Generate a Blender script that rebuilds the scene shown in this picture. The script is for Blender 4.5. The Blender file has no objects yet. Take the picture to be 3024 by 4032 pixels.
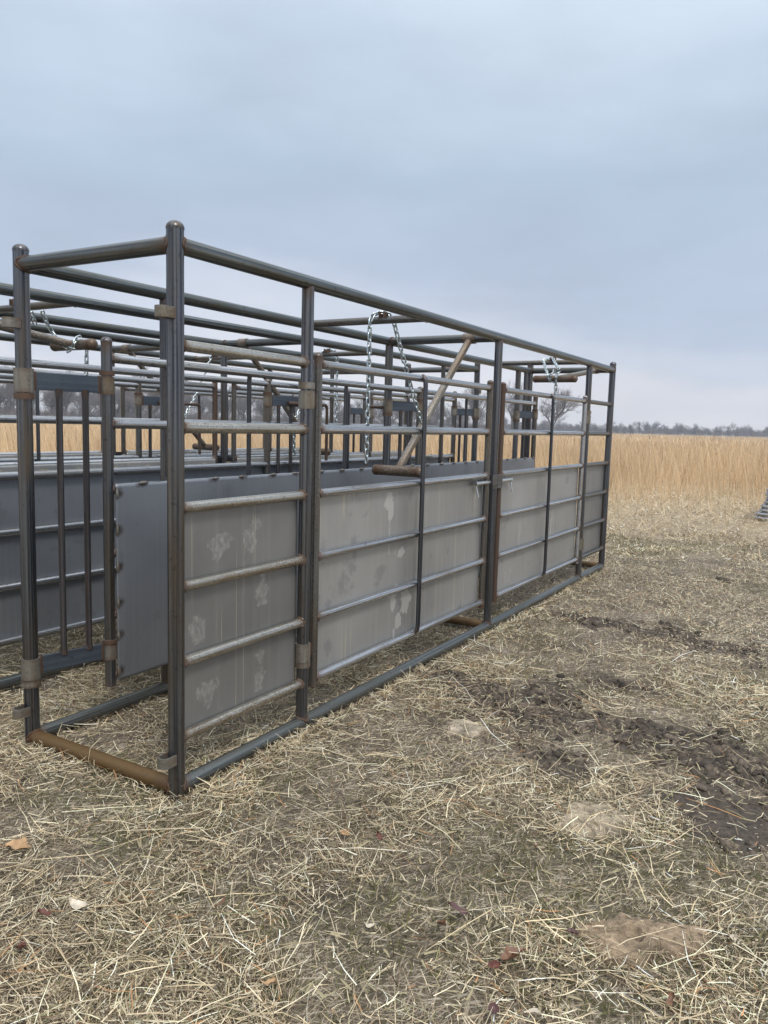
import bpy, math, random
import numpy as np
from mathutils import Matrix, Vector

random.seed(7)
rng = np.random.default_rng(11)
S = bpy.context.scene
COL = S.collection
PI = math.pi

# ------------------------------------------------------------------ camera
FPX, PITCH, ROLL, YAW = 3053.34, 0.1120, 0.0272, 0.5339
CAM = Vector((-2.3823, -2.4420, 1.6650))
fw = Vector((math.cos(YAW) * math.cos(PITCH), math.sin(YAW) * math.cos(PITCH), -math.sin(PITCH)))
rt = fw.cross(Vector((0, 0, 1))).normalized()
up = rt.cross(fw)
rt2 = rt * math.cos(ROLL) + up * math.sin(ROLL)
up2 = -rt * math.sin(ROLL) + up * math.cos(ROLL)
cam_data = bpy.data.cameras.new('camera')
cam = bpy.data.objects.new('camera', cam_data)
COL.objects.link(cam)
m = Matrix((rt2, up2, -fw)).transposed().to_4x4()
m.translation = CAM
cam.matrix_world = m
cam_data.sensor_fit = 'VERTICAL'
cam_data.sensor_height = 36.0
cam_data.sensor_width = 27.0
cam_data.lens = FPX / 4032 * 36.0
cam_data.clip_start = 0.05
cam_data.clip_end = 3000
S.camera = cam

# ------------------------------------------------------------------ sky and sun
SUN_EL, SUN_ROT = math.radians(50), math.radians(215)
w = bpy.data.worlds.new('World')
S.world = w
w.use_nodes = True
nt = w.node_tree
nt.nodes.clear()
def N(tree, t, **k):
    n = tree.nodes.new(t)
    for a, b in k.items():
        setattr(n, a, b)
    return n
def ramp(tree, fac, stops, interp='LINEAR'):
    n = tree.nodes.new('ShaderNodeValToRGB')
    n.color_ramp.interpolation = interp
    e = n.color_ramp.elements
    while len(e) < len(stops):
        e.new(0.5)
    for i, (p, c) in enumerate(stops):
        e[i].position = p
        e[i].color = (c[0], c[1], c[2], 1) if hasattr(c, '__len__') else (c, c, c, 1)
    if fac is not None:
        tree.links.new(fac, n.inputs[0])
    return n.outputs[0]
out = N(nt, 'ShaderNodeOutputWorld')
bg = N(nt, 'ShaderNodeBackground')
sky = N(nt, 'ShaderNodeTexSky', sky_type='NISHITA')
sky.sun_disc = False
sky.sun_elevation = SUN_EL
sky.sun_rotation = SUN_ROT
sky.air_density = 1.0
sky.dust_density = 3.0
skm = N(nt, 'ShaderNodeVectorMath', operation='SCALE')
nt.links.new(sky.outputs[0], skm.inputs[0])
skm.inputs['Scale'].default_value = 1.0
tc = N(nt, 'ShaderNodeTexCoord')
sep = N(nt, 'ShaderNodeSeparateXYZ')
nt.links.new(tc.outputs['Generated'], sep.inputs[0])
# overcast cloud deck: radiance by elevation, in units where the Background strength is 0.1
K = 10.0
def kc(r, g, b):
    return (r * K, g * K, b * K)
mp = N(nt, 'ShaderNodeMapping')
mp.inputs['Scale'].default_value = (1.5, 1.5, 4.2)
nt.links.new(tc.outputs['Generated'], mp.inputs[0])
nz = N(nt, 'ShaderNodeTexNoise')
nz.inputs['Scale'].default_value = 1.3
nz.inputs['Detail'].default_value = 6
nz.inputs['Roughness'].default_value = 0.5
nt.links.new(mp.outputs[0], nz.inputs[0])
nadd = N(nt, 'ShaderNodeMath', operation='MULTIPLY_ADD')
nt.links.new(nz.outputs[0], nadd.inputs[0])
nadd.inputs[1].default_value = 0.30
nadd.inputs[2].default_value = -0.15
ele = N(nt, 'ShaderNodeMath', operation='ADD')
nt.links.new(sep.outputs[2], ele.inputs[0])
nt.links.new(nadd.outputs[0], ele.inputs[1])
CLOUD = [(0.0, (.74, .735, .765)), (.05, (.67, .68, .735)), (.11, (.53, .575, .665)), (.18, (.405, .47, .585)),
         (.27, (.39, .475, .585)), (.37, (.465, .555, .665)), (.47, (.545, .64, .745)), (1.0, (1.5, 1.56, 1.62))]
cr = ramp(nt, ele.outputs[0], [(p, c) for p, c in CLOUD], 'EASE')
ckm = N(nt, 'ShaderNodeVectorMath', operation='SCALE')
nt.links.new(cr, ckm.inputs[0])
ckm.inputs['Scale'].default_value = K
nz2 = N(nt, 'ShaderNodeTexNoise')
nz2.inputs['Scale'].default_value = 3.1
nz2.inputs['Detail'].default_value = 5
nt.links.new(mp.outputs[0], nz2.inputs[0])
mot = N(nt, 'ShaderNodeMath', operation='MULTIPLY_ADD')
nt.links.new(nz2.outputs[0], mot.inputs[0])
mot.inputs[1].default_value = .30 * K
mot.inputs[2].default_value = .85 * K
nt.links.new(mot.outputs[0], ckm.inputs['Scale'])
mix = N(nt, 'ShaderNodeMix', data_type='RGBA')
mix.inputs[0].default_value = 0.94
nt.links.new(skm.outputs[0], mix.inputs[6])
nt.links.new(ckm.outputs[0], mix.inputs[7])
nt.links.new(mix.outputs[2], bg.inputs[0])
bg.inputs[1].default_value = 0.10
nt.links.new(bg.outputs[0], out.inputs[0])

sun_d = bpy.data.lights.new('sun', 'SUN')
sun_d.energy = 1.5
sun_d.angle = math.radians(14)
sun_d.color = (1.0, 0.96, 0.9)
sun = bpy.data.objects.new('sun', sun_d)
COL.objects.link(sun)
sd = Vector((math.sin(SUN_ROT) * math.cos(SUN_EL), math.cos(SUN_ROT) * math.cos(SUN_EL), math.sin(SUN_EL)))
sun.rotation_euler = (-sd).to_track_quat('-Z', 'Y').to_euler()

S.render.engine = 'CYCLES'
S.view_settings.view_transform = 'Standard'
S.view_settings.look = 'None'
S.view_settings.exposure = 0.34
S.view_settings.gamma = 1.0
S.render.resolution_x, S.render.resolution_y = 768, 1024

# ------------------------------------------------------------------ object helpers
def tag(o, label=None, cat=None, group=None, kind=None):
    if label: o['label'] = label
    if cat: o['category'] = cat
    if group: o['group'] = group
    if kind: o['kind'] = kind
    return o
def empty(name, loc=(0, 0, 0), rz=0):
    o = bpy.data.objects.new(name, None)
    o.empty_display_size = 0.2
    o.location = loc
    o.rotation_euler = (0, 0, rz)
    COL.objects.link(o)
    return o
def copy_tree(o, parent=None):
    c = o.copy()
    COL.objects.link(c)
    if parent is not None:
        c.parent = parent
    for ch in list(o.children):
        copy_tree(ch, c)
    return c
def mesh_np(name, V, F4=None, F3=None, color=None):
    """fast mesh from arrays of vertices, quads and triangles"""
    me = bpy.data.meshes.new(name)
    V = np.asarray(V, np.float32)
    me.vertices.add(len(V))
    me.vertices.foreach_set('co', V.ravel())
    idx, st, k = [], [], 0
    n4 = 0 if F4 is None else len(F4)
    n3 = 0 if F3 is None else len(F3)
    if n4: idx.append(np.asarray(F4, np.int32).ravel())
    if n3: idx.append(np.asarray(F3, np.int32).ravel())
    idx = np.concatenate(idx)
    me.loops.add(len(idx))
    me.loops.foreach_set('vertex_index', idx)
    me.polygons.add(n4 + n3)
    ls = np.concatenate([np.arange(n4) * 4, n4 * 4 + np.arange(n3) * 3]).astype(np.int32)
    me.polygons.foreach_set('loop_start', ls)
    me.update(calc_edges=True)
    if color is not None:
        a = me.attributes.new('Col', 'FLOAT_COLOR', 'POINT')
        c = np.ones((len(V), 4), np.float32)
        c[:, :3] = color
        a.data.foreach_set('color', c.ravel())
    me.validate()
    return me
def link_mesh(name, me, mat, parent=None):
    o = bpy.data.objects.new(name, me)
    me.materials.append(mat)
    COL.objects.link(o)
    if parent is not None: o.parent = parent
    return o

class MB:
    """collects tubes, boxes and beads into one mesh; uv in metres, 'weld' marks heat-stained ends"""
    def __init__(s):
        s.v, s.f, s.uv, s.w = [], [], [], []
    def _add(s, P, uv, wd, faces):
        b = len(s.v)
        s.v += [tuple(p) for p in P]; s.uv += uv; s.w += wd
        s.f += [tuple(b + i for i in f) for f in faces]
    def path(s, pts, r, seg=14, w0=0., w1=0., cap0='flat', cap1='flat', wl=.09, u0=None):
        pts = [Vector(p) for p in pts]
        # subdivide first and last legs for the weld falloff
        P = []
        def legs(a, b, near):
            L = (b - a).length
            ds = [d for d in (.015, .035, .06, .09) if d < L * .5]
            return [a + (b - a) * (d / L) for d in ds]
        Q = [pts[0]] + (legs(pts[0], pts[1], 0) if w0 else [])
        tail = (list(reversed(legs(pts[-1], pts[-2], 0))) if w1 else [])
        Q += pts[1:-1] + tail + [pts[-1]]
        n = len(Q)
        D = [0.]
        for i in range(1, n): D.append(D[-1] + (Q[i] - Q[i-1]).length)
        if hasattr(r, '__len__'):
            d0 = [0.]
            for i in range(1, len(pts)): d0.append(d0[-1] + (pts[i] - pts[i-1]).length)
            r = [float(np.interp(d, d0, r)) for d in D]
        T0 = (Q[1] - Q[0]).normalized()
        ref = Vector((0, 0, 1)) if abs(T0.z) < .9 else Vector((0, 1, 0))
        if u0 is None: u0 = random.random() * 20
        vo = random.random() * 5
        PP, uv, wd = [], [], []
        A = None
        for i in range(n):
            t = ((Q[i] - Q[i-1]).normalized() if i else Vector()) + ((Q[i+1] - Q[i]).normalized() if i < n-1 else Vector())
            t.normalize()
            if A is None:
                A = (ref - t * ref.dot(t)).normalized()
            else:
                A = (A - t * A.dot(t)).normalized()
            B = t.cross(A)
            rr = r[i] if hasattr(r, '__len__') else r
            k = 1.
            if 0 < i < n-1:
                c = (Q[i] - Q[i-1]).normalized().dot((Q[i+1] - Q[i]).normalized())
                k = 1 / max(.75, math.sqrt((1 + c) / 2))
            we = max(w0 * max(0, 1 - D[i] / wl), w1 * max(0, 1 - (D[-1] - D[i]) / wl))
            for j in range(seg + 1):
                a = 2 * PI * j / seg
                PP.append(Q[i] + A * (math.cos(a) * rr * k) + B * (math.sin(a) * rr * k))
                uv.append((u0 + D[i], vo + j / seg * 2 * PI * rr))
                wd.append(we)
        F = []
        m_ = seg + 1
        for i in range(n - 1):
            for j in range(seg):
                F.append((i*m_+j, i*m_+j+1, (i+1)*m_+j+1, (i+1)*m_+j))
        s._add(PP, uv, wd, F)
        for end, mode in ((0, cap0), (n-1, cap1)):
            if not mode: continue
            t = (Q[1] - Q[0]).normalized() * -1 if end == 0 else (Q[-1] - Q[-2]).normalized()
            rr = (r[end] if hasattr(r, '__len__') else r)
            X = t.orthogonal().normalized(); Y = t.cross(X)
            we = (w0 if end == 0 else w1)
            rows = [(0, 1.)] if mode == 'flat' else [(math.sin(b) * .85, math.cos(b)) for b in (0, .3, .6, .9, 1.2, 1.45)]
            if mode == 'dome': rows = [(0, 1.04), (.12, 1.06)] + [(.12 + h, c * 1.06) for h, c in rows[1:]]
            PP, uv, wd = [], [], []
            for h, c in rows:
                for j in range(seg):
                    a = 2 * PI * j / seg
                    PP.append(Q[end] + t * (h * rr) + X * (math.cos(a) * rr * c) + Y * (math.sin(a) * rr * c))
                    uv.append((u0 + h * .05, vo + j / seg * 2 * PI * rr)); wd.append(max(we * .5, .22 if mode == 'dome' else 0))
            F = []
            for i in range(len(rows) - 1):
                for j in range(seg):
                    F.append((i*seg+j, i*seg+(j+1) % seg, (i+1)*seg+(j+1) % seg, (i+1)*seg+j))
            F.append(tuple((len(rows)-1)*seg + j for j in range(seg)))
            s._add(PP, uv, wd, F)
        return s
    def tube(s, a, b, r, **k):
        return s.path([a, b], r, **k)
    def bead(s, p, ax, rr, rp, post_ax=(0, 0, 1), br=.0074, seg=22):
        """saddle weld bead where a pipe of radius rr along ax leaves a pipe of radius rp through p"""
        p = Vector(p); ax = Vector(ax).normalized(); pa = Vector(post_ax).normalized()
        side = pa.cross(ax).normalized()
        Q = []
        for j in range(seg):
            a = 2 * PI * j / seg
            o = pa * (math.cos(a) * rr) + side * (math.sin(a) * rr)
            d = math.sqrt(max(1e-8, rp**2 - (math.sin(a) * rr)**2))
            Q.append(p + o + ax * d)
        PP, uv, wd, F = [], [], [], []
        for j in range(seg):
            t = (Q[(j+1) % seg] - Q[j-1]).normalized()
            o = (Q[j] - (p + ax * (Q[j] - p).dot(ax))).normalized()
            b = t.cross(o).normalized()
            rj = br * (1 + .35 * math.sin(j * 2.1 + 3 * p.x) + random.uniform(-.2, .2))
            for k in range(6):
                c = 2 * PI * k / 6
                PP.append(Q[j] + o * (math.cos(c) * rj) + b * (math.sin(c) * rj))
                uv.append((p.x + j * .01, k * .01)); wd.append(.8)
        for j in range(seg):
            for k in range(6):
                F.append((j*6+k, ((j+1) % seg)*6+k, ((j+1) % seg)*6+(k+1) % 6, j*6+(k+1) % 6))
        s._add(PP, uv, wd, F)
        return s
    def box(s, c, size, X=(1, 0, 0), Y=None, w=0., bev=.0):
        c = Vector(c); X = Vector(X).normalized()
        Y = Vector(Y).normalized() if Y else Vector((0, 0, 1)).cross(X).normalized()
        Z = X.cross(Y)
        h = [v / 2 for v in size]
        uo = random.random() * 9
        if bev <= 0: bev = min(size) * .12
        def P(a, b, d): return c + X * a + Y * b + Z * d
        faces = []
        ax = (0, 1, 2)
        for d in ax:
            e, g = [k for k in ax if k != d]
            for sg in (1, -1):
                q = []
                for (u_, v_) in ((-1, -1), (1, -1), (1, 1), (-1, 1)):
                    t = [0, 0, 0]; t[d] = sg * h[d]; t[e] = u_ * (h[e] - bev); t[g] = v_ * (h[g] - bev)
                    q.append(t)
                faces.append(q)
        for d in ax:          # edge chamfers
            e, g = [k for k in ax if k != d]
            for se in (1, -1):
                for sg in (1, -1):
                    q = []
                    for (u_, k_) in ((-1, 0), (1, 0), (1, 1), (-1, 1)):
                        t = [0, 0, 0]; t[d] = u_ * (h[d] - bev)
                        t[e] = se * (h[e] - (bev if k_ else 0)); t[g] = sg * (h[g] - (0 if k_ else bev))
                        q.append(t)
                    faces.append(q)
        for q in faces:
            PP = [P(*t) for t in q]
            n = (PP[1] - PP[0]).cross(PP[2] - PP[0]); mid = sum(PP, Vector()) / 4 - c
            if n.dot(mid) < 0: PP.reverse(); q = list(reversed(q))
            s._add(PP, [(uo + t[0] + t[1] * .3, uo + t[2] + t[1]) for t in q], [w] * 4, [(0, 1, 2, 3)])
        return s
    def build(s, name, mat, parent=None, me=None):
        me = bpy.data.meshes.new(name)
        me.from_pydata(s.v, [], s.f)
        ul = me.uv_layers.new(name='UV')
        vi = np.empty(len(me.loops), np.int32)
        me.loops.foreach_get('vertex_index', vi)
        ul.data.foreach_set('uv', np.asarray(s.uv, np.float32)[vi].ravel())
        a = me.attributes.new('weld', 'FLOAT', 'POINT')
        a.data.foreach_set('value', np.asarray(s.w, np.float32))
        me.polygons.foreach_set('use_smooth', [True] * len(me.polygons))
        return link_mesh(name, me, mat, parent)

# ------------------------------------------------------------------ materials
def new_mat(name):
    mt = bpy.data.materials.new(name)
    mt.use_nodes = True
    t = mt.node_tree
    t.nodes.clear()
    o = N(t, 'ShaderNodeOutputMaterial')
    p = N(t, 'ShaderNodeBsdfPrincipled')
    t.links.new(p.outputs[0], o.inputs[0])
    return mt, t, p
def noise(t, vec, scale, detail=3, rough=.55):
    n = N(t, 'ShaderNodeTexNoise')
    n.inputs['Scale'].default_value = scale
    n.inputs['Detail'].default_value = detail
    n.inputs['Roughness'].default_value = rough
    if vec is not None: t.links.new(vec, n.inputs[0])
    return n.outputs[0]
def mixc(t, fac, a, b, mode='MIX'):
    n = N(t, 'ShaderNodeMix', data_type='RGBA', blend_type=mode)
    for s_, v in ((0, fac), (6, a), (7, b)):
        if hasattr(v, 'is_linked') or hasattr(v, 'node'): t.links.new(v, n.inputs[s_])
        elif s_ == 0: n.inputs[0].default_value = v
        else: n.inputs[s_].default_value = (v[0], v[1], v[2], 1)
    return n.outputs[2]
def mth(t, op, a, b=None, c=None):
    n = N(t, 'ShaderNodeMath', operation=op)
    for i, v in enumerate((a, b, c)):
        if v is None: continue
        if hasattr(v, 'node'): t.links.new(v, n.inputs[i])
        else: n.inputs[i].default_value = v
    return n.outputs[0]
def uvvec(t, sx, sy):
    u = N(t, 'ShaderNodeUVMap')
    oi = N(t, 'ShaderNodeObjectInfo')
    mp_ = N(t, 'ShaderNodeMapping')
    mp_.inputs['Scale'].default_value = (sx, sy, 1)
    t.links.new(u.outputs[0], mp_.inputs[0])
    cmb = N(t, 'ShaderNodeCombineXYZ')
    r_ = mth(t, 'MULTIPLY', oi.outputs['Random'], 37.)
    t.links.new(r_, cmb.inputs[2])
    ad = N(t, 'ShaderNodeVectorMath', operation='ADD')
    t.links.new(mp_.outputs[0], ad.inputs[0])
    t.links.new(cmb.outputs[0], ad.inputs[1])
    return ad.outputs[0]
def steel(name, dark, light, brown, brown_amt=.45, flake=0., rust=0., metal=.85, rough=.42, streak=1.):
    """mill-scale pipe: streaks along the length, brown film, flaky bright patches, rust at welds"""
    mt, t, p = new_mat(name)
    st = noise(t, uvvec(t, .55, 95), 1.0, 4, .62)
    base = mixc(t, ramp(t, st, [(.38, 0), (.64, 1)]), dark, light)  # scale streaks, contrast raised to paint in sharp reflections along the pipe
    br = noise(t, uvvec(t, 1.5, 14), 1.0, 4, .6)
    lo = .72 - brown_amt * .5
    base = mixc(t, ramp(t, br, [(max(0, lo - .12), 0), (lo + .12, 1)]), base, brown)
    rg = mth(t, 'MULTIPLY_ADD', st, .16, rough - .08)
    me_ = None
    if flake > 0:
        fl = noise(t, uvvec(t, 90, 130), 1.0, 4, .7)
        fm = ramp(t, fl, [(.46, 0), (.58, 1)])
        fb = noise(t, uvvec(t, 3, 6), 1.0, 3, .6)
        fm2 = mth(t, 'MULTIPLY', fm, mth(t, 'MULTIPLY', ramp(t, fb, [(.36, .25), (.6, 1)]), flake))
        base = mixc(t, fm2, base, (.58, .555, .51))
    sp = noise(t, uvvec(t, 40, 40), 1.0, 3, .6)
    base = mixc(t, mth(t, 'MULTIPLY', ramp(t, sp, [(.60, 0), (.72, 1)]), .55), base, (.035, .035, .04))
    at = N(t, 'ShaderNodeAttribute', attribute_name='weld')
    wn = noise(t, uvvec(t, 22, 30), 1.0, 4, .7)
    wf = mth(t, 'MULTIPLY', at.outputs['Fac'], mth(t, 'MULTIPLY_ADD', wn, 2.0, .0))
    wf = ramp(t, wf, [(.12, 0), (.75, .92)])
    rc = mixc(t, wn, (.028, .016, .012), (.135, .062, .028))
    if rust > 0:
        rn = noise(t, uvvec(t, 5, 11), 1.0, 5, .68)
        rm = ramp(t, rn, [(.78 - rust * .55, 0), (.90 - rust * .5, 1)])
        wf = mth(t, 'MAXIMUM', wf, rm)
    base = mixc(t, wf, base, rc)
    t.links.new(base, p.inputs['Base Color'])
    t.links.new(mth(t, 'MULTIPLY_ADD', wf, -(metal - .15), metal), p.inputs['Metallic'])
    t.links.new(mth(t, 'MAXIMUM', rg, mth(t, 'MULTIPLY', wf, .75)), p.inputs['Roughness'])
    bp = N(t, 'ShaderNodeBump')
    bp.inputs['Strength'].default_value = .18
    bp.inputs['Distance'].default_value = .003
    t.links.new(sp, bp.inputs['Height'])
    t.links.new(bp.outputs[0], p.inputs['Normal'])
    return mt
M_POST = steel('post_steel', (.045, .052, .068), (.20, .205, .215), (.125, .103, .076), .30, rough=.29)
M_RAIL = steel('rail_steel', (.25, .255, .27), (.58, .585, .60), (.23, .20, .155), .16, rough=.26)
M_FLAKE = steel('flaky_steel', (.25, .235, .205), (.48, .455, .41), (.23, .175, .11), .34, flake=.75, rough=.30)
M_TOP = steel('top_rail_steel', (.055, .064, .068), (.20, .213, .21), (.10, .095, .075), .25, rough=.30)
M_SKID = steel('skid_steel', (.085, .094, .096), (.20, .21, .205), (.11, .107, .088), .3, rough=.40, metal=.78)
M_BROWN = steel('brown_steel', (.075, .075, .076), (.215, .21, .20), (.13, .105, .075), .36, flake=.12, rust=.02, rough=.36)
M_ARM = steel('worn_arm_steel', (.115, .10, .08), (.25, .23, .20), (.165, .115, .07), .5, flake=.7, rust=.08, rough=.42, metal=.7)
M_RUST = steel('rusty_steel', (.11, .075, .044), (.19, .125, .065), (.145, .085, .03), .8, rust=.22, metal=.45, rough=.48)
M_RUST2 = steel('rust_brown_steel', (.075, .062, .052), (.18, .155, .13), (.12, .078, .045), .65, flake=.3, rust=.22, metal=.6, rough=.45)
M_RED = steel('red_rust_steel', (.085, .072, .064), (.16, .135, .115), (.095, .06, .043), .7, rust=.34, metal=.5, rough=.52)
M_BAND = steel('band_steel', (.20, .188, .165), (.31, .30, .27), (.17, .135, .09), .45, flake=.2, metal=.7, rough=.45)
M_BLUE = steel('blue_flat_bar', (.06, .078, .105), (.105, .13, .165), (.07, .082, .105), .3, metal=.6, rough=.45)
M_DARKBAR = steel('dark_bar', (.042, .045, .054), (.14, .145, .16), (.07, .062, .052), .15, rough=.30)

def sheet_mat(name, a, b, warm, drip=.6):
    mt, t, p = new_mat(name)
    v1 = uvvec(t, 1.3, 1.1)
    n1 = noise(t, v1, 1.0, 5, .55)
    base = mixc(t, ramp(t, n1, [(.3, 0), (.7, 1)]), a, b)
    sv = noise(t, uvvec(t, 26, .35), 1.0, 3, .5)           # vertical run marks
    base = mixc(t, mth(t, 'MULTIPLY', ramp(t, sv, [(.50, 0), (.72, 1)]), .30), base, warm)
    ln = noise(t, uvvec(t, 62, .22), 1.0, 1, .4)           # thin pale drip lines
    lb = noise(t, uvvec(t, 3, 1.6), 1.0, 2, .5)
    lm_ = mth(t, 'MULTIPLY', ramp(t, ln, [(.635, 0), (.66, 1)]), ramp(t, lb, [(.44, 0), (.56, drip)]))
    base = mixc(t, lm_, base, (.56, .51, .38))
    bl = noise(t, uvvec(t, 5, 4.2), 1.0, 4, .6)            # scale blotches
    base = mixc(t, mth(t, 'MULTIPLY', ramp(t, bl, [(.60, 0), (.66, 1)]), .35), base, (.17, .17, .18))
    at = N(t, 'ShaderNodeAttribute', attribute_name='stain')
    sn = noise(t, uvvec(t, 45, 30), 1.0, 4, .7)
    sf = ramp(t, mth(t, 'MULTIPLY', at.outputs['Fac'], mth(t, 'MULTIPLY_ADD', sn, 2.0, .0)), [(.26, 0), (.62, .8)])
    base = mixc(t, sf, base, (.58, .58, .56))
    aw = N(t, 'ShaderNodeAttribute', attribute_name='weld')
    wf = ramp(t, mth(t, 'MULTIPLY', aw.outputs['Fac'], mth(t, 'MULTIPLY_ADD', sn, 1.6, .2)), [(.25, 0), (.8, .9)])
    base = mixc(t, wf, base, (.06, .035, .025))
    t.links.new(base, p.inputs['Base Color'])
    p.inputs['Metallic'].default_value = .55
    t.links.new(mth(t, 'MULTIPLY_ADD', n1, .2, .36), p.inputs['Roughness'])
    bp = N(t, 'ShaderNodeBump')
    bp.inputs['Strength'].default_value = .5
    bp.inputs['Distance'].default_value = .03
    t.links.new(noise(t, uvvec(t, 1.1, .7), 1.0, 2, .5), bp.inputs['Height'])
    t.links.new(bp.outputs[0], p.inputs['Normal'])
    return mt
M_SHEET = sheet_mat('sheet_steel', (.30, .297, .29), (.42, .413, .40), (.47, .452, .42))
M_SHEET_FRONT = sheet_mat('panel_sheet_steel', (.195, .193, .188), (.285, .28, .272), (.33, .32, .30))  # fixed panels: same sheet in a darker tone than the gates
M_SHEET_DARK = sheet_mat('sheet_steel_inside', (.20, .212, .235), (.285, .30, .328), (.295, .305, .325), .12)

def simple(name, col, rough=.6, metal=0., var=.0, scale=8.):
    mt, t, p = new_mat(name)
    if var:
        tcn = N(t, 'ShaderNodeTexCoord')
        oi = N(t, 'ShaderNodeObjectInfo')
        ad = N(t, 'ShaderNodeVectorMath', operation='ADD')
        t.links.new(tcn.outputs['Object'], ad.inputs[0])
        cmb = N(t, 'ShaderNodeCombineXYZ')
        t.links.new(mth(t, 'MULTIPLY', oi.outputs['Random'], 31.), cmb.inputs[0])
        t.links.new(cmb.outputs[0], ad.inputs[1])
        n = noise(t, ad.outputs[0], scale, 5, .65)
        c = mixc(t, ramp(t, n, [(.3, 0), (.7, 1)]), [v * (1 - var) for v in col], [min(1, v * (1 + var)) for v in col])
        t.links.new(c, p.inputs['Base Color'])
    else:
        p.inputs['Base Color'].default_value = (*col, 1)
    p.inputs['Roughness'].default_value = rough
    p.inputs['Metallic'].default_value = metal
    return mt
M_ZINC = simple('zinc_chain', (.52, .58, .60), .27, 1.0, .1, 40)
M_BOLT = simple('zinc_bolt', (.62, .64, .63), .3, 1.0, .15, 40)

def attr_mat(name, rough=.8, trans=0., var=.25, nscale=60., spec=.25):
    mt, t, p = new_mat(name)
    at = N(t, 'ShaderNodeAttribute', attribute_name='Col')
    t.links.new(at.outputs['Color'], p.inputs['Base Color'])
    p.inputs['Roughness'].default_value = rough
    p.inputs['Specular IOR Level'].default_value = spec
    return mt
M_STRAW = attr_mat('straw', .6, spec=.3)
M_GRASS = attr_mat('tall_grass', .8, spec=.1)

# ------------------------------------------------------------------ ground
def fbm(x, y, seed=0, octs=4, f=1.0):
    """cheap value noise in numpy"""
    r = np.random.default_rng(seed)
    tot = np.zeros_like(x, dtype=np.float64); amp = 1.; nrm = 0.
    for o in range(octs):
        T = r.random((64, 64))
        X = x * f + 17.3 * o; Y = y * f + 9.1 * o
        xi = np.floor(X).astype(int); yi = np.floor(Y).astype(int)
        a = X - xi; b = Y - yi
        a = a * a * (3 - 2 * a); b = b * b * (3 - 2 * b)
        g = lambda i, j: T[i % 64, j % 64]
        tot += amp * ((g(xi, yi) * (1 - a) + g(xi+1, yi) * a) * (1 - b) + (g(xi, yi+1) * (1 - a) + g(xi+1, yi+1) * a) * b)
        nrm += amp; amp *= .5; f *= 2
    return tot / nrm
def seg_d(x, y, a, b):
    ax, ay = a; bx, by = b
    dx, dy = bx - ax, by - ay
    t = np.clip(((x - ax) * dx + (y - ay) * dy) / (dx*dx + dy*dy), 0, 1)
    return np.hypot(x - ax - t * dx, y - ay - t * dy)
def mud_mask(x, y):
    """bare, trampled earth: a worn patch and churned tracks to the right of the alley"""
    n = fbm(x, y, 5, 4, 3.0) - .5
    n2 = fbm(x, y, 6, 3, 9.0) - .5
    def blob(d, r): return np.clip((r - d + n * .66 + n2 * .34) / .20, 0, 1)
    m1 = blob(np.minimum(seg_d(x, y, (1.46, -.92), (1.26, -1.55)) + .08, seg_d(x, y, (1.26, -1.55), (1.22, -2.7))), .21) * .97
    m2 = blob(np.minimum(seg_d(x, y, (2.2, -.25), (2.0, -1.1)), seg_d(x, y, (2.0, -1.1), (1.85, -2.7))), .37) * .94
    m3 = blob(seg_d(x, y, (2.5, -.35), (2.45, -1.0)), .19) * .85
    m4 = blob(np.minimum(seg_d(x, y, (4.45, -.42), (4.15, -1.45)), seg_d(x, y, (4.15, -1.45), (3.85, -2.7))), .29) * .88
    m5 = blob(seg_d(x, y, (2.85, -1.2), (2.75, -2.7)), .16) * .75
    m6 = blob(seg_d(x, y, (8.4, -1.6), (8.0, -3.4)), .09) * .7
    return np.clip(np.maximum.reduce([m1, m2, m3, m4, m5, m6]), 0, 1)
FW2 = np.array([math.cos(YAW), math.sin(YAW)])
def field_d(x, y):
    """distance towards the prairie from where the photographer stands"""
    return np.hypot(x + 2.38, y + 2.44) + 7.0 * (fbm(x, y, 21, 4, .2) - .5)
def ground_z(x, y):
    near = np.exp(-((np.hypot(x + 1, y + 1)) / 14) ** 2)
    z = near * (.045 * (fbm(x, y, 1, 4, 1.3) - .5) + .02 * (fbm(x, y, 2, 3, 6) - .5))
    mm = mud_mask(x, y)
    z = z + mm * (.085 * (fbm(x, y, 3, 4, 7) - .60)) 
    z = z - .014 - .010 * np.clip(np.hypot(x, y) - 30, 0, 300) * .02
    return z
def axis(lo, hi, fine):
    a = [0.]
    while a[-1] < hi: a.append(a[-1] + max(fine, (abs(a[-1]) - 5) * .07))
    b = [0.]
    while b[-1] < lo: b.append(b[-1] + max(fine, (abs(b[-1]) - 5) * .07))
    return np.array([-v for v in b[:0:-1]] + a)
xs = axis(300, 430, .05); ys = axis(420, 430, .05)
GX, GY = np.meshgrid(xs, ys, indexing='ij')
GZ = ground_z(GX, GY)
nx, ny = GX.shape
ii = np.arange(nx * ny).reshape(nx, ny)
F = np.stack([ii[:-1, :-1], ii[1:, :-1], ii[1:, 1:], ii[:-1, 1:]], -1).reshape(-1, 4)
mk = mud_mask(GX, GY).ravel()
gd = field_d(GX.ravel(), GY.ravel())
gold = np.clip((gd - 10) / 12, 0, 1)
green = np.clip((fbm(GX, GY, 31, 4, .9).ravel() - .50) * 4, 0, 1) * (1 - gold)
me = mesh_np('ground', np.stack([GX, GY, GZ], -1).reshape(-1, 3), F, None, np.stack([mk, gold, green], -1))
me.polygons.foreach_set('use_smooth', [True] * len(me.polygons))
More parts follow.
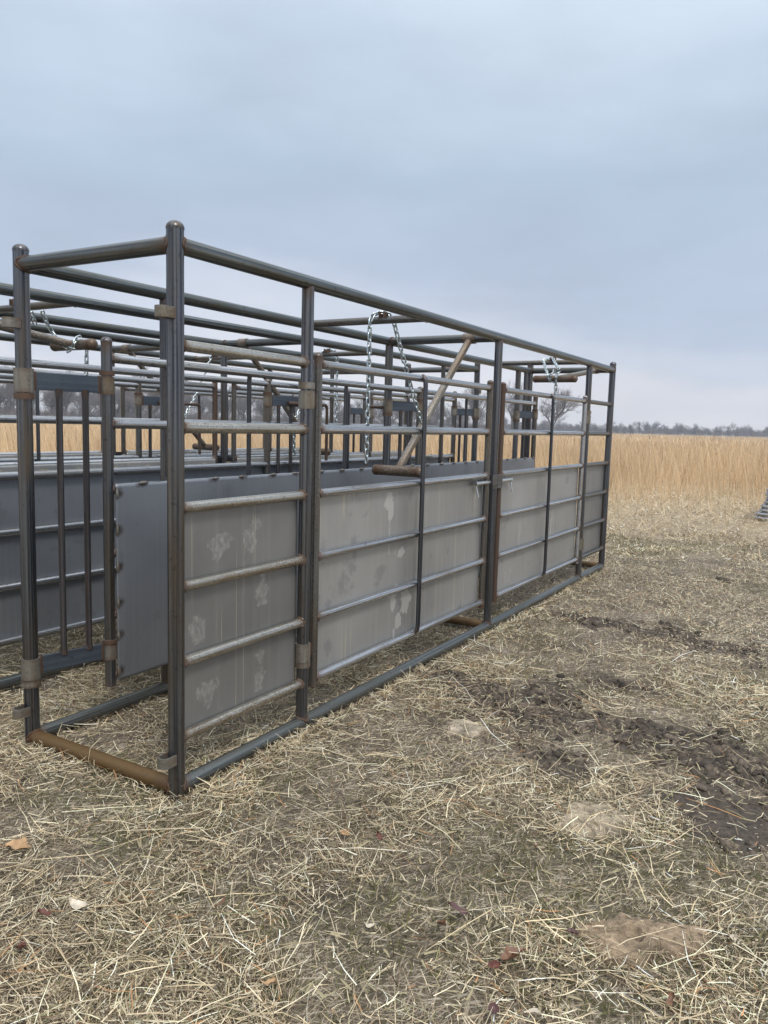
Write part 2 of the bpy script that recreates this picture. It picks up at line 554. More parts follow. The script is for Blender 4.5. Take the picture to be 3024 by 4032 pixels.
def ground_mat():
    mt, t, p = new_mat('thatch_ground')
    at = N(t, 'ShaderNodeAttribute', attribute_name='Col')
    sp = N(t, 'ShaderNodeSeparateColor')
    t.links.new(at.outputs['Color'], sp.inputs[0])
    g = N(t, 'ShaderNodeNewGeometry')
    P = g.outputs['Position']
    n1 = noise(t, P, 38, 6, .7)
    n2 = noise(t, P, 2.2, 4, .6)
    n3 = noise(t, P, 120, 3, .7)
    c = mixc(t, ramp(t, n1, [(.3, 0), (.68, 1)]), (.026, .021, .015), (.14, .112, .08))
    c = mixc(t, mth(t, 'MULTIPLY', ramp(t, n2, [(.35, 0), (.7, 1)]), .45), c, (.22, .178, .128))
    c = mixc(t, mth(t, 'MULTIPLY', sp.outputs[2], .35), c, (.085, .095, .04))
    for q, (ang, sx, sy, thr) in enumerate(((.3, 14, 150, .60), (1.4, 17, 170, .60), (2.4, 12, 140, .61), (2.9, 8, 90, .62), (.9, 8, 95, .62))):
        mpp = N(t, 'ShaderNodeMapping')
        mpp.inputs['Rotation'].default_value = (0, 0, ang)
        mpp.inputs['Location'].default_value = (q * 3.7, q * 1.9, 0)
        mpp.inputs['Scale'].default_value = (1, 1, .01)
        t.links.new(P, mpp.inputs[0])
        mps = N(t, 'ShaderNodeMapping')
        mps.inputs['Scale'].default_value = (sx, sy, 1)
        t.links.new(mpp.outputs[0], mps.inputs[0])
        fn = noise(t, mps.outputs[0], 1.0, 2, .5)
        cc = ((.50, .43, .33), (.42, .35, .265), (.34, .275, .20), (.46, .38, .28), (.54, .47, .37))[q]
        c = mixc(t, mth(t, 'MULTIPLY', ramp(t, fn, [(thr - .02, 0), (thr + .03, 1)]), mth(t, 'MULTIPLY', ramp(t, n2, [(.32, .25), (.6, 1)]), .85)), c, cc)
    # dry field under the standing grass
    gc = mixc(t, ramp(t, n1, [(.3, 0), (.7, 1)]), (.38, .30, .205), (.54, .44, .31))
    c = mixc(t, sp.outputs[1], c, gc)
    mc = mixc(t, ramp(t, n1, [(.3, 0), (.75, 1)]), (.045, .036, .030), (.135, .110, .090))
    mc = mixc(t, mth(t, 'MULTIPLY', ramp(t, n3, [(.58, 0), (.7, 1)]), .4), mc, (.17, .14, .105))
    c = mixc(t, ramp(t, sp.outputs[0], [(.15, 0), (.8, 1)]), c, mc)
    t.links.new(c, p.inputs['Base Color'])
    p.inputs['Roughness'].default_value = .9
    p.inputs['Specular IOR Level'].default_value = .2
    bp = N(t, 'ShaderNodeBump')
    bp.inputs['Strength'].default_value = .7
    bp.inputs['Distance'].default_value = .02
    t.links.new(mth(t, 'ADD', n1, mth(t, 'MULTIPLY', n3, .4)), bp.inputs['Height'])
    t.links.new(bp.outputs[0], p.inputs['Normal'])
    return mt
tag(link_mesh('ground', me, ground_mat()), kind='structure')

# ------------------------------------------------------------------ the alley section
L, W, H = 6.96, 1.02, 2.44
RP, RQ, RR = .0365, .032, .0248           # outer posts, middle posts, rails
ZR = [1.975, 1.63, 1.285, .94, .60, .26]  # rail heights
ZT = 2.38
root = empty('cattle_alley')
tag(root, 'nearest welded pipe cattle alley with two closed side gates, its corner post in the foreground', 'cattle alley', 'cattle alley sections side by side')

def add_post(x, y, r, ztop, cap, z0=0., mat=M_POST, w1=.0):
    b = MB().tube((x, y, z0 if z0 else -.035), (x, y, ztop), r, seg=20, cap0='flat', cap1=cap, w1=w1, w0=.5)
    return b.build('post', mat, root)
def pin_clip(post, x, y, z):
    b = MB()
    n = 12; rr = .027; h = .046
    pts = [(x - .028, y - .027)] + [(x - .075 - .022 * math.sin(PI * k / n), y - .027 * math.cos(PI * k / n)) for k in range(n + 1)] + [(x - .028, y + .027)]
    for sgn, off in ((1, 0.), ):
        P, uv, wd, Fs = [], [], [], []
        m_ = len(pts)
        for i, (px, py) in enumerate(pts):
            a = Vector(pts[max(0, i-1)]); c = Vector(pts[min(m_-1, i+1)])
            d = (c - a).normalized(); nrm = Vector((d.y, -d.x)) * .004
            for (s_, zz) in ((1, -h/2), (1, h/2), (-1, h/2), (-1, -h/2)):
                P.append((px + nrm.x * s_, py + nrm.y * s_, z + zz)); uv.append((i * .02, zz)); wd.append(.6 if i in (0, m_-1) else 0)
        for i in range(m_ - 1):
            for k in range(4):
                Fs.append((i*4+k, i*4+(k+1) % 4, (i+1)*4+(k+1) % 4, (i+1)*4+k))
        b._add(P, uv, wd, Fs)
    o = b.build('pin_clip', M_BAND, post)
    for p_ in o.data.polygons: p_.use_smooth = False
    return o

pB = add_post(0, 0, RP, H, 'dome'); pA = add_post(0, W, RP, H, 'dome')
pF = add_post(L, 0, RP, H, 'dome'); pG = add_post(L, W, RP, H, 'dome')
for pst, y in ((pB, 0), (pA, W)):
    pin_clip(pst, 0, y, 2.10); pin_clip(pst, 0, y, .18)
XC, XD, XE = .922, 3.475, 6.01
for x in (XC, XD, XE):
    add_post(x, 0, RQ, ZT - .02, None, .05, w1=.6)
for x, r in ((.907, .026), (3.49, RQ + .002), (6.56, RQ), (6.82, .026)):
    add_post(x, W, r, ZT - .02, None, .05, w1=.6)
for y in (0, W):
    b = MB().tube((0, y, ZT), (L, y, ZT), .0352, seg=20, w0=.7, w1=.7, cap0=None, cap1=None)
    b.bead((0, y, ZT), (1, 0, 0), .0352, RP); b.bead((L, y, ZT), (-1, 0, 0), .0352, RP)
    b.build('top_rail', M_TOP, root)
    b = MB().tube((0, y, .036), (L, y, .036), .0352, seg=20, w0=.9, w1=.9, cap0=None, cap1=None)
    b.bead((0, y, .036), (1, 0, 0), .0352, RP)
    for x in ((XC, XD, XE) if y == 0 else (3.49, 6.56)):
        b.bead((x, y, .036), (0, 0, 1), RQ, .0352, (1, 0, 0))
    b.build('skid_rail', M_SKID, root)
def crossbar(x, z, r, mat, name='crossbar'):
    b = MB().tube((x, 0, z), (x, W, z), r, seg=18, w0=.8, w1=.8, cap0=None, cap1=None, wl=.12)
    b.bead((x, 0, z), (0, 1, 0), r * .98, .0358); b.bead((x, W, z), (0, -1, 0), r * .98, .0358)
    return b.build(name, mat, root)
crossbar(0, ZT, .0352, M_TOP)
hookbar = crossbar(2.29, ZT, .026, M_BROWN)
crossbar(XD + .01, ZT, .0345, M_TOP)
crossbar(5.83, ZT, .026, M_BROWN)
crossbar(L, ZT, .0352, M_TOP)
for x in (0, XD, L):
    crossbar(x, .037, .0354, M_RUST, 'ground_crossbar')
for x, y in ((2.29, .36), (5.83, .35)):
    b = MB()
    b.box((x - .0, y + .018, ZT + .034), (.085, .008, .042), w=.6)
    b.box((x - .0, y - .018, ZT + .034), (.085, .008, .042), w=.6)
    b.build('chain_hook', M_RED, hookbar)

def stains(kind, x, z, xa, za):
    s_ = np.zeros_like(x)
    if kind == 'gate':
        E = [(1.86, 1.155, .055, .10), (2.03, .83, .06, .055), (1.93, .50, .045, .085), (2.11, .505, .06, .11), (2.005, .375, .045, .05), (1.97, .585, .02, .05)]
        drips = [(1.86, 1.08, .045, .22), (2.03, .79, .05, .15), (1.98, .34, .04, .09), (2.11, .42, .05, .13)]
    elif kind == 'front':
        E = [(.30, 1.09, .085, .075), (.52, 1.10, .06, .09), (.58, 1.15, .025, .05), (.15, .70, .06, .09), (.60, .82, .06, .09), (.22, .40, .10, .07), (.60, .42, .05, .10)]
        drips = []
    elif kind == 'far':
        E = [(4.2, .78, .04, .07), (4.35, .80, .03, .05), (3.9, .38, .06, .09), (5.1, .82, .06, .07), (4.0, .40, .04, .08)]
        drips = [(4.2, .74, .03, .12), (5.1, .78, .05, .15)]
    else:
        E, drips = [], []
    nn = fbm(x * 1., z * 1., 41, 4, 18.)
    for (a, c, ra, rc) in E:
        d = np.hypot((x - a) / ra, (z - c) / rc) + (nn - .5) * 1.9
        s_ = np.maximum(s_, np.clip((1.05 - d) / .25, 0, 1) * (.95 if kind == 'gate' else .35))
    for (a, c, ra, ln) in drips:
        col = fbm(x, z * 0 + 1.3, 43, 2, 55.)
        s_ = np.maximum(s_, np.where((np.abs(x - a) < ra) & (z < c) & (z > c - ln * (.4 + col)), np.clip((col - .48) * 5, 0, 1) * .6, 0))
    return s_
def sheet(name, x0, x1, z0, z1, y, mat, parent, kind='', tabs=None, th=.004, ys=-1):
    """steel plate standing in the x-z plane, gently oil-canned; optional stitch welds"""
    nx_ = max(2, int((x1 - x0) / .016)); nz_ = int((z1 - z0) / .016)
    if not kind: nx_ //= 3; nz_ //= 3
    X, Z = np.meshgrid(np.linspace(x0, x1, nx_), np.linspace(z0, z1, nz_), indexing='ij')
    ed = np.minimum.reduce([X - x0, x1 - X, Z - z0, z1 - Z]) / .15
    Yb = y + np.clip(ed, 0, 1) * .003 * (fbm(X, Z, 51, 2, 1.6) - .5)
    n_ = nx_ * nz_
    V = np.concatenate([np.stack([X, Yb, Z], -1).reshape(-1, 3), np.stack([X, Yb + th, Z], -1).reshape(-1, 3)])
    I = np.arange(n_).reshape(nx_, nz_)
    q = lambda J: np.stack([J[:-1, :-1], J[1:, :-1], J[1:, 1:], J[:-1, 1:]], -1).reshape(-1, 4)
    Fr = [q(I), q(I + n_)[:, ::-1]]
    for line in (I[:, 0], I[::-1, -1], I[0, ::-1], I[-1, :]):
        Fr.append(np.stack([line[1:], line[:-1], line[:-1] + n_, line[1:] + n_], -1))
    me = mesh_np(name, V, np.concatenate(Fr))
    ul = me.uv_layers.new(name='UV')
    vi = np.empty(len(me.loops), np.int32); me.loops.foreach_get('vertex_index', vi)
    ul.data.foreach_set('uv', V[vi][:, (0, 2)].astype(np.float32).ravel())
    s_ = stains(kind, X, Z, x0, z0).ravel()
    a = me.attributes.new('stain', 'FLOAT', 'POINT')
    a.data.foreach_set('value', np.concatenate([s_, s_]).astype(np.float32))
    wd = np.zeros_like(X)
    for (tx, tz) in (tabs or []):
        d = np.hypot(np.maximum(0, np.abs(X - tx) - .015), (Z - tz))
        wd = np.maximum(wd, np.clip(1 - d / .05, 0, 1))
    a = me.attributes.new('weld', 'FLOAT', 'POINT')
    a.data.foreach_set('value', np.concatenate([wd.ravel()] * 2).astype(np.float32))
    return link_mesh(name, me, mat, parent)
def stitches(parent, pts, y, horiz=True):
    proto = None
    for (x, z) in pts:
        if proto is None:
            d = Vector((.023, 0, 0)) if horiz else Vector((0, 0, .023))
            p_ = Vector((0, 0, 0))
            o = MB().path([p_ - d, p_ - d * .5, p_ + d * .4, p_ + d], [.006, .010, .009, .005], seg=8, cap0='dome', cap1='dome').build('stitch_weld', M_BAND, parent)
            proto = o
        else:
            o = proto.copy(); COL.objects.link(o); o.parent = parent
        o.location = (x, y, z)
        k_ = random.uniform(.75, 1.2)
        o.scale = (k_, 1, k_)

def rail_run(parent, x0, x1, y, zs, r, mat, rp0, rp1, w=.9):
    for z in zs:
        b = MB().tube((x0, y, z), (x1, y, z), r, seg=16, w0=w, w1=w, cap0=None, cap1=None, wl=.10)
        b.bead((x0, y, z), (1, 0, 0), r, rp0); b.bead((x1, y, z), (-1, 0, 0), r, rp1)
        b.build('rail', mat, parent)
SHY = .0255
sh = sheet('fixed_panel', .034, XC - .03, ZR[5], ZR[2], SHY, M_SHEET_FRONT, root, 'front')
rail_run(sh, 0, XC, 0, ZR, RR, M_FLAKE, RP, RQ)
sh = sheet('fixed_panel', XE + .03, L - .034, ZR[5], ZR[2], SHY, M_SHEET_FRONT, root, 'x')
rail_run(sh, XE, L, 0, ZR, RR * .95, M_BROWN, RQ, RP)

def hinge_band(parent, x, y, r, z0, z1, zr0, zr1, mat=M_BAND):
    b = MB().tube((x, y, z0), (x, y, z1), r + .010, seg=20, w0=.2, w1=.3, wl=.03)
    b.tube((x, y, zr0), (x, y, zr1), r + .0115, seg=20, w0=.3, w1=.3, wl=.03)
    return b.build('hinge_sleeve', mat, parent)
def gate(xh, xf, dirn, brace_x, kind, end_mat, up_mat, bands):
    """swinging side gate: two uprights, six rails, sheet below, a flattened brace bar, hinges, latch bolt"""
    b = MB()
    b.tube((xh, 0, .215), (xh, 0, 2.012), RR, seg=16, cap1='dome', w0=.5, w1=.7)
    g = b.build('side_gate', up_mat, root)
    MB().tube((xf, 0, .215), (xf, 0, 2.012), RR, seg=16, cap1='dome', w0=.8, w1=.8).build('end_upright', end_mat, g)
    a, c = min(xh, xf), max(xh, xf)
    rail_run(g, a, c, 0, ZR, RR * .96, M_RAIL, RR, RR)
    sheet('sheet', a + .022, c - .022, ZR[5], ZR[2], SHY, M_SHEET, g, kind)
    yb = -RR - .014
    MB().path([(brace_x, -.012, 1.995), (brace_x, yb + .004, 1.965), (brace_x, yb, 1.93), (brace_x, yb, 1.2), (brace_x, yb, .34), (brace_x, yb + .004, .29), (brace_x, -.016, .262)],
              [.012, .015, .0155, .0155, .0155, .015, .012], seg=12, w0=.6, w1=.6).build('brace_bar', M_DARKBAR, g)
    for z0, z1, q0, q1 in bands:
        hx = xh - dirn * .098
        hb = hinge_band(g, hx, 0, RQ, z0, z1, q0, q1)
        MB().box(((hx + xh) / 2, 0, (z0 + z1) / 2), (.06, .012, (z1 - z0) * .7), w=.8).build('hinge_tab', M_BAND, g)
    bx0, bx1 = (3.09, 3.40) if dirn > 0 else (3.56, 3.835)
    bo = MB()
    bo.tube((bx0, -.012, 1.232), (bx1, -.012, 1.232), .0165, seg=14, cap0='flat', cap1='flat')
    tipx = bx0 if dirn > 0 else bx1
    bo.tube((tipx + dirn * .012, -.012, 1.232), (tipx + dirn * .02, -.035, 1.13), .0062, seg=10)
    bo.tube((tipx, -.012, 1.232), (tipx + dirn * .03, -.012, 1.232), .019, seg=14)
    bo.build('latch_bolt', M_BOLT, g)
    return g
gate(1.02, 3.335, 1, 2.176, 'gate', M_BROWN, M_BROWN, [(1.737, 1.829, 1.839, 1.873), (.379, .48, .351, .377)])
gate(5.912, 3.595, -1, 4.755, 'far', M_RED, M_RAIL, [(1.737, 1.829, 1.839, 1.873), (.379, .48, .351, .377)])
b = MB()
for sx in (-1, 1):
    xc = XD + (-.052 if sx < 0 else .052)
    b.box((xc, -.036, 1.235), (.102, .007, .115), w=.15)
    b.box((xc - sx * .048, -.010, 1.235), (.007, .058, .115), w=.25)
    b.box((xc + sx * .050, -.010, 1.236), (.006, .050, .113), w=.25)
b.build('latch_bracket', M_DARKBAR, root)

# swinging inner side, hung on parallel arms from the left posts
YP = .93
XV = (.42, 3.91, 6.955)
rv = .029
b = MB().tube((XV[0], YP, .20), (XV[0], YP, 2.055), rv, seg=18, cap1='dome', w1=.7, w0=.4)
sp_ = b.build('squeeze_side', M_POST, root)
for x in XV[1:]:
    MB().tube((x, YP, .20), (x, YP, 2.055 if x > 6 else 1.99), rv, seg=18, cap1='dome', w1=.7, w0=.4).build('upright', M_BROWN, sp_)
rail_run(sp_, XV[0], XV[2], YP, ZR, RR, M_RAIL, rv, rv)
tabs = [(x, 1.315) for x in np.arange(.62, 6.9, .285)]
vt = [(XV[0] + .03, z) for z in (1.26, 1.06, .86, .66, .48, .28)]
ys_ = YP - RR - .0045
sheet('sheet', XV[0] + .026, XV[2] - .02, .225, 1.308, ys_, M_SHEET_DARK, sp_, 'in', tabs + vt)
stitches(sp_, [(x + random.uniform(-.03, .03), 1.308) for x, z in tabs], ys_ - .003)
stitches(sp_, vt, ys_ - .003, False)
for bx in (1.60, 2.75, 5.0):
    yb = YP + RR + .014
    MB().path([(bx, YP + .012, 1.995), (bx, yb - .004, 1.965), (bx, yb, 1.93), (bx, yb, 1.2), (bx, yb, .34), (bx, yb - .004, .29), (bx, YP + .016, .262)],
              [.012, .015, .0155, .0155, .0155, .015, .012], seg=12, w0=.6, w1=.6).build('brace_bar', M_DARKBAR, sp_)
for (px, vx, r) in ((0, XV[0], RP), (3.49, XV[1], RQ), (6.56, XV[2], RQ)):
    d = Vector((vx - px, YP - W, 0)); ln = d.length; d.normalize()
    for k, (zc, z0, z1, q0, q1, v0, v1, s0, s1) in enumerate((
            (1.832, 1.775, 1.89, 1.742, 1.771, 1.783, 1.876, 1.882, 1.905),
            (.402, .337, .444, .299, .333, .352, .437, .441, .462))):
        a = Vector((px, W, zc)) + d * (r + .004); e = Vector((vx, YP, zc)) - d * (rv + .004)
        arm = MB().box((a + e) / 2, ((e - a).length, .012, .086), X=d, w=.04).build('hinge_arm', M_BLUE, root)
        b = MB().tube((px, W, z0), (px, W, z1), r + .0095, seg=20, w0=.5, w1=.5, wl=.03)
        b.tube((px, W, q0), (px, W, q1), r + .0105, seg=20, w0=.7, w1=.7, wl=.03)
        b.build('hinge_sleeve', M_BAND, arm)
        b = MB().tube((vx, YP, v0), (vx, YP, v1), rv + .0085, seg=20, w0=.6, w1=.6, wl=.04)
        b.tube((vx, YP, s0), (vx, YP, s1), rv + .0095, seg=20, w0=.9, w1=.9, wl=.03)
        b.build('hinge_sleeve', M_BAND, arm)
        for pp, sg in ((a, 1), (e, -1)):
            MB().path([pp + d * (sg * .012) + Vector((0, 0, z)) for z in (-.046, -.01, .02, .046)], [.008, .0095, .0085, .008], seg=8, w0=1, w1=1, wl=.2).build('weld_seam', M_RED, arm)
    for fr in (.40, .72):
        c = Vector((px, W, 0)) + (Vector((vx, YP, 0)) - Vector((px, W, 0))) * fr
        MB().path([(c.x, c.y, 1.80), (c.x, c.y, 1.74), (c.x, c.y, .47), (c.x, c.y, .43)], [.020, .0165, .0165, .019], seg=12, w0=.6, w1=.6).build('spindle_bar', M_DARKBAR, root)
# rusty squeeze lever on the middle arm
b = MB().path([(3.735, 1.012, 1.815), (3.60, 1.035, 1.815), (3.29, 1.085, 1.815), (3.272, 1.088, 1.80), (3.268, 1.09, 1.78), (3.268, 1.09, 1.31)], .0145, seg=12, cap0='flat', cap1='flat')
b.tube((3.735, 1.012, 1.815), (3.60, 1.034, 1.815), .019, seg=12)
b.build('squeeze_lever', M_RED, root)

def drop_bar(xp, y, zp, xt, zt, ly):
    """backing stop: an arm turning on a collar round the overhead crossbar, with a crosspiece at its end"""
    b = MB().tube((xp, y, zp), (xt, y, zt), .0285, seg=16, cap0='flat', cap1=None, w0=.6, w1=.7, wl=.12)
    arm = b.build('drop_bar', M_ARM, root)
    MB().tube((XD + .01 if xp < 5 else L, y - .05, ZT), (XD + .01 if xp < 5 else L, y + .05, ZT), .043, seg=20, w0=.6, w1=.6).build('collar', M_BAND, arm)
    MB().tube((xt, y - ly / 2, zt), (xt, y + ly / 2, zt), .0365, seg=18, cap0='dome', cap1='dome', w0=.8, w1=.8, wl=.12).build('crosspiece', M_RUST2, arm)
    return arm
bar1 = drop_bar(XD - .02, .26, ZT - .03, 2.36, 1.345, .345)
bar2 = drop_bar(L - .03, .215, ZT - .012, 5.52, 2.185, .41)

# the two sections behind, turned end for end
R2 = (6.818, 2.679, .0175)
root2 = copy_tree(root)
root2.location = R2
root2.rotation_euler = (0, .0015, PI - .0285)
root2['label'] = 'middle cattle alley of three, its long rails running off the left edge'
root3 = copy_tree(root)
root3.location = (R2[0] - .02, R2[1] + 1.565, .005)
root3.rotation_euler = (0, .001, PI - .0285)
root3['label'] = 'farthest cattle alley, the third of three, next to the golden field'
for r_ in (root2, root3):
    for ch in r_.children:
        if ch.name.startswith('drop_bar') and ch.data == bar2.data:
            ch.location = (0, .31, -.03)

# ------------------------------------------------------------------ chains
def chain(name, paths, label, pitch=.044, wire=.0056, hl=.029, hw=.0185):
    V, Fq = [], []
    seg, k = 14, 6
    ring = []
    st = hl - hw + wire
    for i in range(seg):
        a = 2 * PI * i / seg
        ring.append((math.cos(a) * (hw - wire) + (st if math.cos(a) > 1e-6 else -st if math.cos(a) < -1e-6 else 0), math.sin(a) * (hw - wire)))
    n_l = 0
    for path in paths:
        P = [Vector(p) for p in path]
        D = [0.]
        for i in range(1, len(P)): D.append(D[-1] + (P[i] - P[i-1]).length)
        def at(d):
            d = min(max(d, 0), D[-1])
            for i in range(1, len(P)):
                if d <= D[i] + 1e-9:
                    f_ = (d - D[i-1]) / max(1e-9, D[i] - D[i-1])
                    return P[i-1].lerp(P[i], f_)
        for j in range(int(D[-1] / pitch)):
            c = at((j + .5) * pitch)
            T = (at((j + .9) * pitch) - at((j + .1) * pitch)).normalized()
            rf = Vector((math.cos(1.0), math.sin(1.0) * .6, .55)).normalized()
            A = (rf - T * rf.dot(T)).normalized(); B = T.cross(A)
            tw = .35 * math.sin(j * .7) + (PI / 2 if j % 2 else 0) + random.uniform(-.15, .15) + .5
            A, B = A * math.cos(tw) + B * math.sin(tw), B * math.cos(tw) - A * math.sin(tw)
            base = len(V)
            for i in range(seg):
                x, y = ring[i]
                a = 2 * PI * i / seg
                o = T * math.cos(a) + A * math.sin(a)
                for q in range(k):
                    b_ = 2 * PI * q / k
                    V.append(c + T * x + A * y + o * (math.cos(b_) * wire) + B * (math.sin(b_) * wire))
            for i in range(seg):
                for q in range(k):
                    Fq.append((base + i*k+q, base + ((i+1) % seg)*k+q, base + ((i+1) % seg)*k+(q+1) % k, base + i*k+(q+1) % k))
    me = mesh_np(name, [tuple(v) for v in V], Fq)
    me.polygons.foreach_set('use_smooth', [True] * len(me.polygons))
    o = link_mesh(name, me, M_ZINC)
    return tag(o, label, 'chain', 'shiny hanging chains')
def w2(p, R=None):
    R = R or root2
    return R.matrix_basis @ Vector(p)
hk = (2.29, .36, 2.425)
C1 = [[(2.20, .42, 1.40), (2.20, .42, 2.36), (2.225, .41, 2.41), (2.28, .385, 2.43), hk, (2.30, .33, 2.42), (2.315, .305, 2.39), (2.42, .285, 2.16), (2.56, .262, 1.88), (2.70, .252, 1.665)]]
chain('hanging_chain', C1, 'bright zinc chain draped over the notched crossbar above the first gate, both ends hanging straight')
def ray_x(px, py, x):
    d = (fw * FPX + rt2 * (px - 1512) - up2 * (py - 2016))
    return CAM + d * ((x - CAM.x) / d.x)
def r8(pts, x): return [ray_x(2000 + a * .3014, 1380 + b_ * .3014, x + dx) for a, b_, dx in pts]
C2 = [r8([(470, 150, .28), (485, 220, .1), (515, 300, -.02), (545, 370, -.03), (560, 405, .02), (590, 415, .03), (625, 405, 0), (632, 360, -.03), (640, 310, -.03), (665, 290, .0), (685, 290, .06)], 5.48),
      r8([(470, 130, .33), (520, 115, .36), (590, 115, .3), (620, 175, .15), (660, 235, .0), (690, 265, -.02)], 5.48),
      r8([(540, 360, -.04), (570, 300, -.05), (605, 270, .0), (620, 300, .04)], 5.48),
      r8([(632, 400, -.02), (625, 470, 0), (612, 590, 0), (605, 840, 0)], 5.48)]
chain('hanging_chain', C2, 'bright zinc chain looped round the raised stop bar at the nearest alley far end')
def ra(pts, x): return [ray_x(a * .2411, 1180 + b_ * .2411, x + dx) for a, b_, dx in pts]
XT = 1.27
C3 = [ra([(690, 190, -.22), (715, 270, -.18), (770, 390, -.12), (850, 530, -.08), (950, 660, -.06), (1040, 740, -.06), (1120, 800, -.05), (1170, 800, -.05), (1200, 730, -.06), (1235, 650, -.04), (1300, 615, 0), (1380, 640, .04)], XT),
      ra([(510, 210, -.2), (545, 320, -.15), (590, 440, -.1)], XT),
      ra([(1100, 840, -.04), (1180, 800, -.05), (1270, 850, -.03)], XT),
      ra([(1418, 815, .03), (1415, 930, .03), (1410, 1100, .03), (1400, 1500, .03), (1395, 2100, .03), (1390, 2230, .03)], XT)]
chain('hanging_chain', C3, 'bright chain wound round the raised stop bar beside the left corner post')
# chains of the two alleys behind, over the crossbars like the first one
def draped(R, dx=0., lx=0.):
    return [[w2(p, R) for p in ((2.20 + dx, .42, 1.55 + lx), (2.20 + dx, .42, 2.36), (2.225 + dx, .41, 2.41), (2.28, .385, 2.43), (2.29, .36, 2.425),
             (2.30, .33, 2.42), (2.315, .305, 2.39), (2.42, .285, 2.16), (2.56, .262, 1.88), (2.70, .252, 1.665), (2.70, .25, 1.30))]]
chain('hanging_chain', draped(root2), 'zinc chain hanging in two strands in the middle alley, behind the first gate hinge')
chain('hanging_chain', draped(root3), 'zinc chain hanging in the farthest alley beyond the middle one')
chain('hanging_chain', [[w2(p, root3) for p in ((5.83, .40, 2.42), (5.70, .42, 2.2), (5.52, .42, 2.12), (5.45, .45, 2.0), (5.42, .50, 1.4))]], 'short chain slung under the stop bar of the farthest alley')

# ------------------------------------------------------------------ straw, grass
def ribbons(base, az, tilt, length, width, bend, color, nseg=2, up_face=None):
    """thin bent blades; returns V, F4, C"""
    n = len(az)
    d = np.stack([np.cos(az) * np.cos(tilt), np.sin(az) * np.cos(tilt), np.sin(tilt)], -1)
    sd_ = np.stack([-np.sin(az), np.cos(az), np.zeros(n)], -1)
    if up_face is not None:                    # random roll about the blade's own axis
        nrm = np.cross(d, sd_)
        sd_ = sd_ * np.cos(up_face)[:, None] + nrm * np.sin(up_face)[:, None]
    bd = np.stack([-np.sin(az) * bend, np.cos(az) * bend, np.zeros(n)], -1)
    if up_face is None: bd[:, 2] = -np.abs(bend) * .0
    Vs, m_ = [], nseg + 1
    for k in range(m_):
        t = k / nseg
        c = base + d * (length * t)[:, None] + bd * (length * t * t)[:, None]
        wk = width * (1.0 if k < nseg else .45)
        Vs.append(c - sd_ * (wk / 2)[:, None]); Vs.append(c + sd_ * (wk / 2)[:, None])
    V = np.stack(Vs, 1)                       # n, 2m, 3
    b = (np.arange(n) * 2 * m_)[:, None]
    Fs = []
    for k in range(nseg):
        Fs.append(np.concatenate([b + 2*k, b + 2*k+1, b + 2*k+3, b + 2*k+2], 1))
    Fq = np.stack(Fs, 1).reshape(-1, 4)
    C = np.repeat(color, 2 * m_, axis=0)
    return V.reshape(-1, 3), Fq, C
def merge(parts):
    V, Fq, C, o = [], [], [], 0
    for v, f_, c in parts:
        V.append(v); Fq.append(f_ + o); C.append(c); o += len(v)
    return np.concatenate(V), np.concatenate(Fq), np.concatenate(C)
def polar(n, d0, d1, half, pw):
    """points spread over the ground in front, thinning with distance"""
    u = rng.random(n)
    dd = (d0**pw + u * (d1**pw - d0**pw)) ** (1 / pw)
    a = YAW + (rng.random(n) * 2 - 1) * half
    return CAM.x + dd * np.cos(a), CAM.y + dd * np.sin(a), dd
PAL = np.array([(.72, .655, .51), (.56, .49, .365), (.40, .33, .235), (.215, .168, .118), (.60, .50, .34), (.098, .076, .056), (.82, .78, .68), (.40, .215, .10), (.19, .19, .10)])
PW = np.array([.16, .165, .15, .20, .09, .17, .045, .025, .035])
def pick(n, x, y, bright=1.):
    i = rng.choice(len(PAL), n, p=PW / PW.sum())
    c = PAL[i] * (.75 + .45 * rng.random(n))[:, None] * bright
    patch = .50 + .62 * fbm(x, y, 71, 3, .9) + .38 * fbm(x, y, 72, 3, 3.7)
    return np.clip(c * patch[:, None] * np.array([1.13, 1.08, .98]), 0, .85)
parts = []
